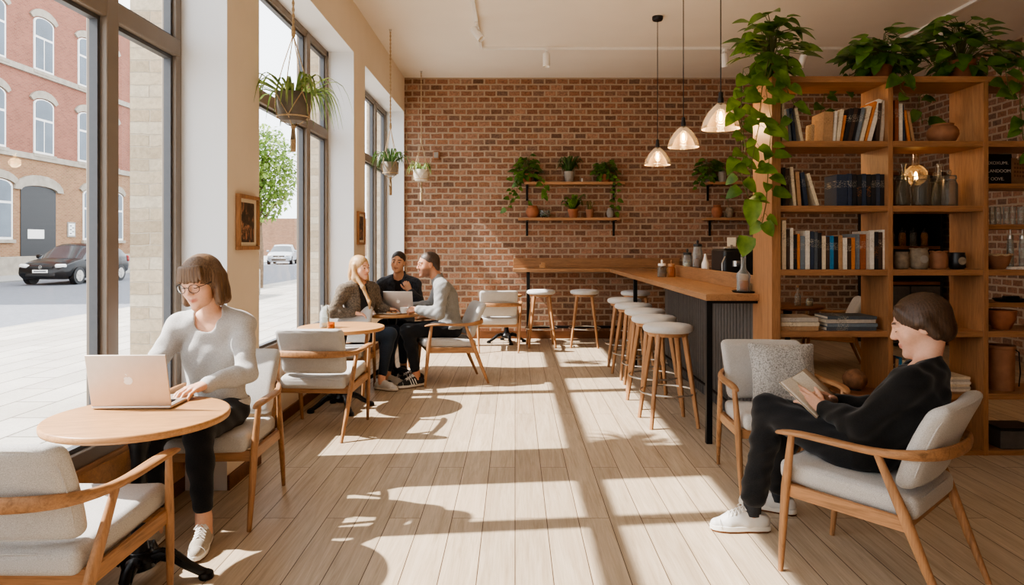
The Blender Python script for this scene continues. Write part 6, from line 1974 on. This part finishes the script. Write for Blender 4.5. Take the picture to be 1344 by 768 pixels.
# ---- three friends ----------------------------------------------------------
# blonde woman, turned to her friends
hd = Head((-1.625, 7.20, 1.250), -122, -5, 4, 1.03)
J = dict(pelvis=(-1.66, 7.20, .575), chest=(-1.645, 7.20, .90), neck=(-1.65, 7.22, 1.09), sh_l=(-1.525, 7.32, 1.015), sh_r=(-1.765, 7.06, 1.01),
         el_l=(-1.45, 7.36, .80), wr_l=(-1.36, 7.30, .805), el_r=(-1.86, 6.98, .80), wr_r=(-1.655, 7.04, .79),
         hip_l=(-1.62, 7.29, .565), hip_r=(-1.62, 7.11, .565), kn_l=(-1.30, 7.36, .56), kn_r=(-1.30, 7.14, .56),
         an_l=(-1.36, 7.30, .115), an_r=(-1.37, 7.04, .115), toe_l=(-1.22, 7.26, .035), toe_r=(-1.24, 6.98, .035))
p3 = Person('smiling blonde woman in a chunky taupe cardigan beside the window', J, hd, (.65, .42, .32))
hl = [dict(w=J['wr_l'], fwd=(.5, .5, -.05), up=(0, 0, 1), thumb=(-1, 1, 0), curl=(20, 25, 15)), dict(w=J['wr_r'], fwd=(.9, .3, -.15), up=(0, 0, 1), thumb=(0, 1, 0), curl=(22, 28, 18))]
p3.body(coarse=.011, fine=.0045, hands=hl, smile=1, tint=hd.tint(lin((234, 184, 156)), lin((196, 110, 98)), lin((150, 106, 70))))
hd.face(p3.o, (90, 100, 110), (0, 0), .5, teeth=True)
def knit(F):
    p3.torso(F, .018); p3.arms(F, .016, .92)
    F.cap(A(*J['neck']) + A(.01, 0, -.01), A(*J['neck']) + A(.05, 0, .15), .066, .085, .008, sub=True)
    F.half(A(0, 0, .58), A(0, 0, -1))
    F.cap(A(*J['neck']) + A(.06, -.07, .02), A(*J['neck']) + A(.13, -.14, -.40), .050, .055, .01, sub=True)
cd = p3.cloth('cardigan', knit, KNIT_TAUPE, .009, keys=['pelvis', 'chest', 'neck', 'sh_l', 'sh_r', 'el_l', 'el_r', 'wr_l', 'wr_r'], ripple=(fold((1, 90, 60, 90, 0), (1, -80, 90, 120, 1)), .0015))
def tee(F):
    p3.torso(F, .012); F.half(A(*J['neck']) + A(0, 0, -.01), nrm(A(.3, 0, .9))); F.half(A(0, 0, .60), A(0, 0, -1))
p3.cloth('top', tee, TEE, .010, keys=['pelvis', 'chest', 'neck', 'sh_l', 'sh_r'])
def trs(F):
    F.ell(p3.J['pelvis'], A(.160, .115, .115), p3.Rp, .05, e=.010); p3.legs(F, .010, .88); F.half(A(0, 0, .66), A(0, 0, 1))
p3.cloth('jeans', trs, DENIM_DARK, .010, keys=['pelvis', 'hip_l', 'hip_r', 'kn_l', 'kn_r', 'an_l', 'an_r'])
for q in 'lr': p3.shoe(q, [SNEAK, SOLE], 1.0, lace=False)
def longhair(F, H):
    P, Rm, q = H.P, H.R, H.sc
    E = lambda c, r, k=.015, sub=False: F.ell(P(*c), A(*r) * q, Rm, k, sub)
    E((0, -.020, .034), (.085, .106, .094))
    for x in (-1, 1):
        F.cap(P(x * .074, -.01, .03), P(x * .082, .0, -.10), .024 * q, .026 * q, .02)
        F.cap(P(x * .082, .0, -.10), P(x * .075, .05, -.26), .026 * q, .030 * q, .02)
        F.cap(P(x * .075, .05, -.26), P(x * .08, .075, -.36), .030 * q, .012 * q, .02)
    F.cap(P(.076, .01, -.06), P(.070, .11, -.18), .022 * q, .020 * q, .02)
    F.cap(P(.070, .11, -.18), P(.055, .185, -.32), .020 * q, .017 * q, .02)
    F.cap(P(.055, .185, -.32), P(.050, .185, -.42), .017 * q, .007 * q, .02)
    E((0, -.085, -.07), (.078, .04, .12), .03)
    F.cap(P(0, -.09, -.10), P(0, -.10, -.26), .05 * q, .04 * q, .03)
    E((0, .108, -.045), (.062, .074, .130), .008, True)
    E((0, .03, -.19), (.045, .065, .11), .01, True)
hair_obj(p3, hd, longhair, HAIR_BLOND, strands(hd, .0009), .0055, .52)
t = thing('low_stool', 'plain low stool under the blonde woman', 'stool', (-1.66, 7.20, 0))
O('seat', MB().lathe([(0, .43), (.15, .43), (.16, .445), (.15, .462), (0, .465)], n=28), M['oak_x'], t)
for k in range(4):
    a = PI / 4 + k * PI / 2
    O('leg', MB().sweep([(.14 * math.cos(a), .14 * math.sin(a), 0), (.11 * math.cos(a), .11 * math.sin(a), .43)], [(.026, .026), (.034, .034)], 8), M['oak_z'], t)

# friend facing us, dark jacket
hd = Head((-1.375, 8.06, 1.285), 178, -3, -6, 1.03)
J = dict(pelvis=(-1.385, 8.22, .575), chest=(-1.38, 8.17, .90), neck=(-1.378, 8.13, 1.10), sh_l=(-1.195, 8.14, 1.015), sh_r=(-1.565, 8.14, 1.015),
         el_l=(-1.12, 8.05, .78), wr_l=(-1.215, 7.93, .955), el_r=(-1.63, 8.02, .79), wr_r=(-1.50, 7.78, .80),
         hip_l=(-1.295, 8.17, .565), hip_r=(-1.475, 8.17, .565), kn_l=(-1.28, 7.80, .57), kn_r=(-1.50, 7.80, .57),
         an_l=(-1.28, 7.86, .115), an_r=(-1.50, 7.86, .115), toe_l=(-1.27, 7.72, .037), toe_r=(-1.52, 7.72, .037))
p4 = Person('smiling friend with dark tied back hair and a dark jacket, facing us across the table', J, hd, (.4, .25, .16), male=True)
hl = [dict(w=J['wr_l'], fwd=(-.35, -.2, .8), up=(.2, -.95, -.1), thumb=(-1, 0, .2), curl=(55, 70, 40), spread=1, tc=22), dict(w=J['wr_r'], fwd=(.5, -.85, -.05), up=(0, 0, 1), thumb=(1, 0, 0), curl=(25, 30, 18))]
p4.body(coarse=.011, fine=.0045, hands=hl, smile=1, tint=hd.tint(lin((218, 168, 136)), lin((150, 86, 72)), lin((32, 24, 20))))
hd.face(p4.o, (40, 28, 22), (0, 0), .55, teeth=True)
def jk(F):
    p4.torso(F, .026); p4.arms(F, .022, .90)
    n_ = A(*J['neck'])
    for sg in (-1, 1): F.cap(n_ + A(sg * .045, .055, .045), n_ + A(sg * .075, -.07, -.06), .026, .026, .02)
    F.cap(n_ + A(-.045, .06, .045), n_ + A(.045, .06, .045), .028, .028, .02)
    F.half(A(0, 0, .58), A(0, 0, -1))
    F.cap(n_ + A(0, -.10, .06), n_ + A(.01, -.115, -.34), .062, .030, .01, sub=True)
    F.cap(n_ + A(0, -.02, -.02), n_ + A(0, -.04, .14), .058, .075, .01, sub=True)
p4.cloth('jacket', jk, JACKET, .009, keys=['pelvis', 'chest', 'neck', 'sh_l', 'sh_r', 'el_l', 'el_r', 'wr_l', 'wr_r'], ripple=(fold((1, 50, 40, 60, 0), (1, -60, 50, 80, 1)), .0018))
def tee(F):
    p4.torso(F, .012); F.half(A(*J['neck']) + A(0, 0, -.005), nrm(A(0, -.3, .9))); F.half(A(0, 0, .60), A(0, 0, -1))
p4.cloth('tee', tee, TEE, .010, keys=['pelvis', 'chest', 'neck', 'sh_l', 'sh_r'])
def trs(F):
    F.ell(p4.J['pelvis'], A(.160, .115, .115), p4.Rp, .05, e=.010); p4.legs(F, .010, .9); F.half(A(0, 0, .66), A(0, 0, 1))
p4.cloth('jeans', trs, DENIM_DARK, .010, keys=['pelvis', 'hip_l', 'hip_r', 'kn_l', 'kn_r', 'an_l', 'an_r'])
for q in 'lr': p4.shoe(q, [SHOE_DARK, SOLE], 1.05, lace=False)
def tied(F, H):
    P, Rm, q = H.P, H.R, H.sc
    E = lambda c, r, k=.012, sub=False: F.ell(P(*c), A(*r) * q, Rm, k, sub)
    E((0, -.022, .036), (.080, .102, .090))
    E((0, -.075, -.02), (.064, .045, .07), .03)
    E((0, .112, -.035), (.070, .072, .134), .008, True)
    E((0, .02, -.10), (.10, .052, .085), .010, True)
hair_obj(p4, hd, tied, HAIR_BLACK, strands(hd, .001), .0055)
t = thing('low_stool', 'plain low stool under the friend in the dark jacket', 'stool', (-1.385, 8.22, 0))
O('seat', MB().lathe([(0, .43), (.15, .43), (.16, .445), (.15, .462), (0, .465)], n=28), M['oak_x'], t)
for k in range(4):
    a = PI / 4 + k * PI / 2
    O('leg', MB().sweep([(.14 * math.cos(a), .14 * math.sin(a), 0), (.11 * math.cos(a), .11 * math.sin(a), .43)], [(.026, .026), (.034, .034)], 8), M['oak_z'], t)

# man in the grey zip jumper
hd = Head((-.945, 7.44, 1.275), 112, -5, 0, 1.12)
J = dict(pelvis=(-.70, 7.50, .58), chest=(-.755, 7.49, .90), neck=(-.835, 7.475, 1.10), sh_l=(-.775, 7.275, 1.03), sh_r=(-.835, 7.68, 1.03),
         el_l=(-.80, 7.185, .765), wr_l=(-1.03, 7.235, .805), el_r=(-.95, 7.74, .80), wr_r=(-1.15, 7.62, .80),
         hip_l=(-.76, 7.40, .57), hip_r=(-.78, 7.59, .57), kn_l=(-1.14, 7.22, .585), kn_r=(-1.16, 7.50, .575),
         an_l=(-1.035, 7.20, .125), an_r=(-1.08, 7.44, .115), toe_l=(-1.17, 7.10, .038), toe_r=(-1.22, 7.40, .038))
p5 = Person('smiling man with cropped dark hair in a grey zip neck jumper, leaning on the table', J, hd, (.5, .33, .24), male=True)
hl = [dict(w=J['wr_l'], fwd=(-.95, .15, -.05), up=(.1, -.6, .8), thumb=(0, .8, .5), curl=(45, 55, 30), spread=1, tc=16), dict(w=J['wr_r'], fwd=(-.9, -.35, -.05), up=(0, 0, 1), thumb=(0, -1, 0), curl=(20, 30, 18))]
p5.body(coarse=.011, fine=.0045, hands=hl, smile=1, tint=hd.tint(lin((196, 142, 112)), lin((160, 98, 84)), lin((44, 32, 26)), stubble=lin((112, 80, 64))))
hd.face(p5.o, (50, 36, 28), (0, 0), .5, teeth=True)
def zj(F):
    p5.torso(F, .024); p5.arms(F, .022, .92)
    n_ = A(*J['neck'])
    F.cap(n_ - A(0, 0, .03), n_ + A(-.018, 0, .065), .074, .066, .015)
    F.cap(n_ + A(-.012, 0, .03), n_ + A(-.03, 0, .14), .056, .060, .004, sub=True)
    F.half(A(0, 0, .58), A(0, 0, -1))
    F.half(n_ + A(-.015, 0, .070), nrm(A(-.25, 0, .97)))
zo = p5.cloth('jumper', zj, KNIT_MID, .008, keys=['pelvis', 'chest', 'neck', 'sh_l', 'sh_r', 'el_l', 'el_r', 'wr_l', 'wr_r'], ripple=(fold((1, 50, 40, 60, 0), (1, -60, 50, 80, 1), (.6, 90, 20, -60, 2)), .0018))
def trs(F):
    F.ell(p5.J['pelvis'], A(.160, .115, .115), p5.Rp, .05, e=.010); p5.legs(F, .012, .86); F.half(A(0, 0, .66), A(0, 0, 1))
p5.cloth('trousers', trs, DENIM_BLACK, .009, keys=['pelvis', 'hip_l', 'hip_r', 'kn_l', 'kn_r', 'an_l', 'an_r'], ripple=(fold((1, 30, 50, 60, 0), (.9, -50, 20, 90, 1)), .0024))
for q in 'lr': p5.shoe(q, [SHOE_DARK, SOLE], 1.1, stripe=True)
def buzz(F, H):
    P, Rm, q = H.P, H.R, H.sc
    E = lambda c, r, k=.012, sub=False: F.ell(P(*c), A(*r) * q, Rm, k, sub)
    E((0, -.022, .036), (.078, .100, .088))
    E((0, -.075, -.03), (.060, .040, .06), .03)
    E((0, .112, -.025), (.080, .076, .112), .010, True)
    E((0, .02, -.10), (.10, .055, .082), .010, True)
hair_obj(p5, hd, buzz, HAIR_CROP, strands(hd, .0006), .0055)
# ------------------------------------------------------------------ camera, sun, sky
cam = bpy.data.cameras.new('camera')
co = bpy.data.objects.new('camera', cam)
col.objects.link(co)
co.location = (0, 0, 1.5); co.rotation_euler = (R(90), 0, 0)
cam.sensor_width = 36; cam.lens = 900 / 1344 * 36
cam.shift_x, cam.shift_y = -4 / 1344, -64 / 1344
cam.clip_end = 400
bpy.context.scene.camera = co

s = bpy.data.lights.new('sun', 'SUN')
s.energy = 7.0; s.angle = R(.8); s.color = (1, .955, .90)
so = bpy.data.objects.new('sun', s); col.objects.link(so)
so.rotation_euler = V((.95, .10, -1)).to_track_quat('-Z', 'Y').to_euler()
so.location = (-12, -1, 12)

wd = bpy.data.worlds.new('sky'); bpy.context.scene.world = wd
wd.use_nodes = True
nt = wd.node_tree
bg = nt.nodes['Background']
bg.inputs[0].default_value = (.90, .95, 1.0, 1)
bg.inputs[1].default_value = 2.0
sc = bpy.context.scene
sc.view_settings.view_transform = 'AgX'
sc.view_settings.look = 'AgX - Medium High Contrast'
sc.view_settings.exposure = 1.0
sc.cycles.max_bounces = 10
sc.cycles.diffuse_bounces = 6
sc.cycles.transparent_max_bounces = 16
sc.cycles.sample_clamp_indirect = 6
sc.cycles.caustics_reflective = False
sc.cycles.caustics_refractive = False
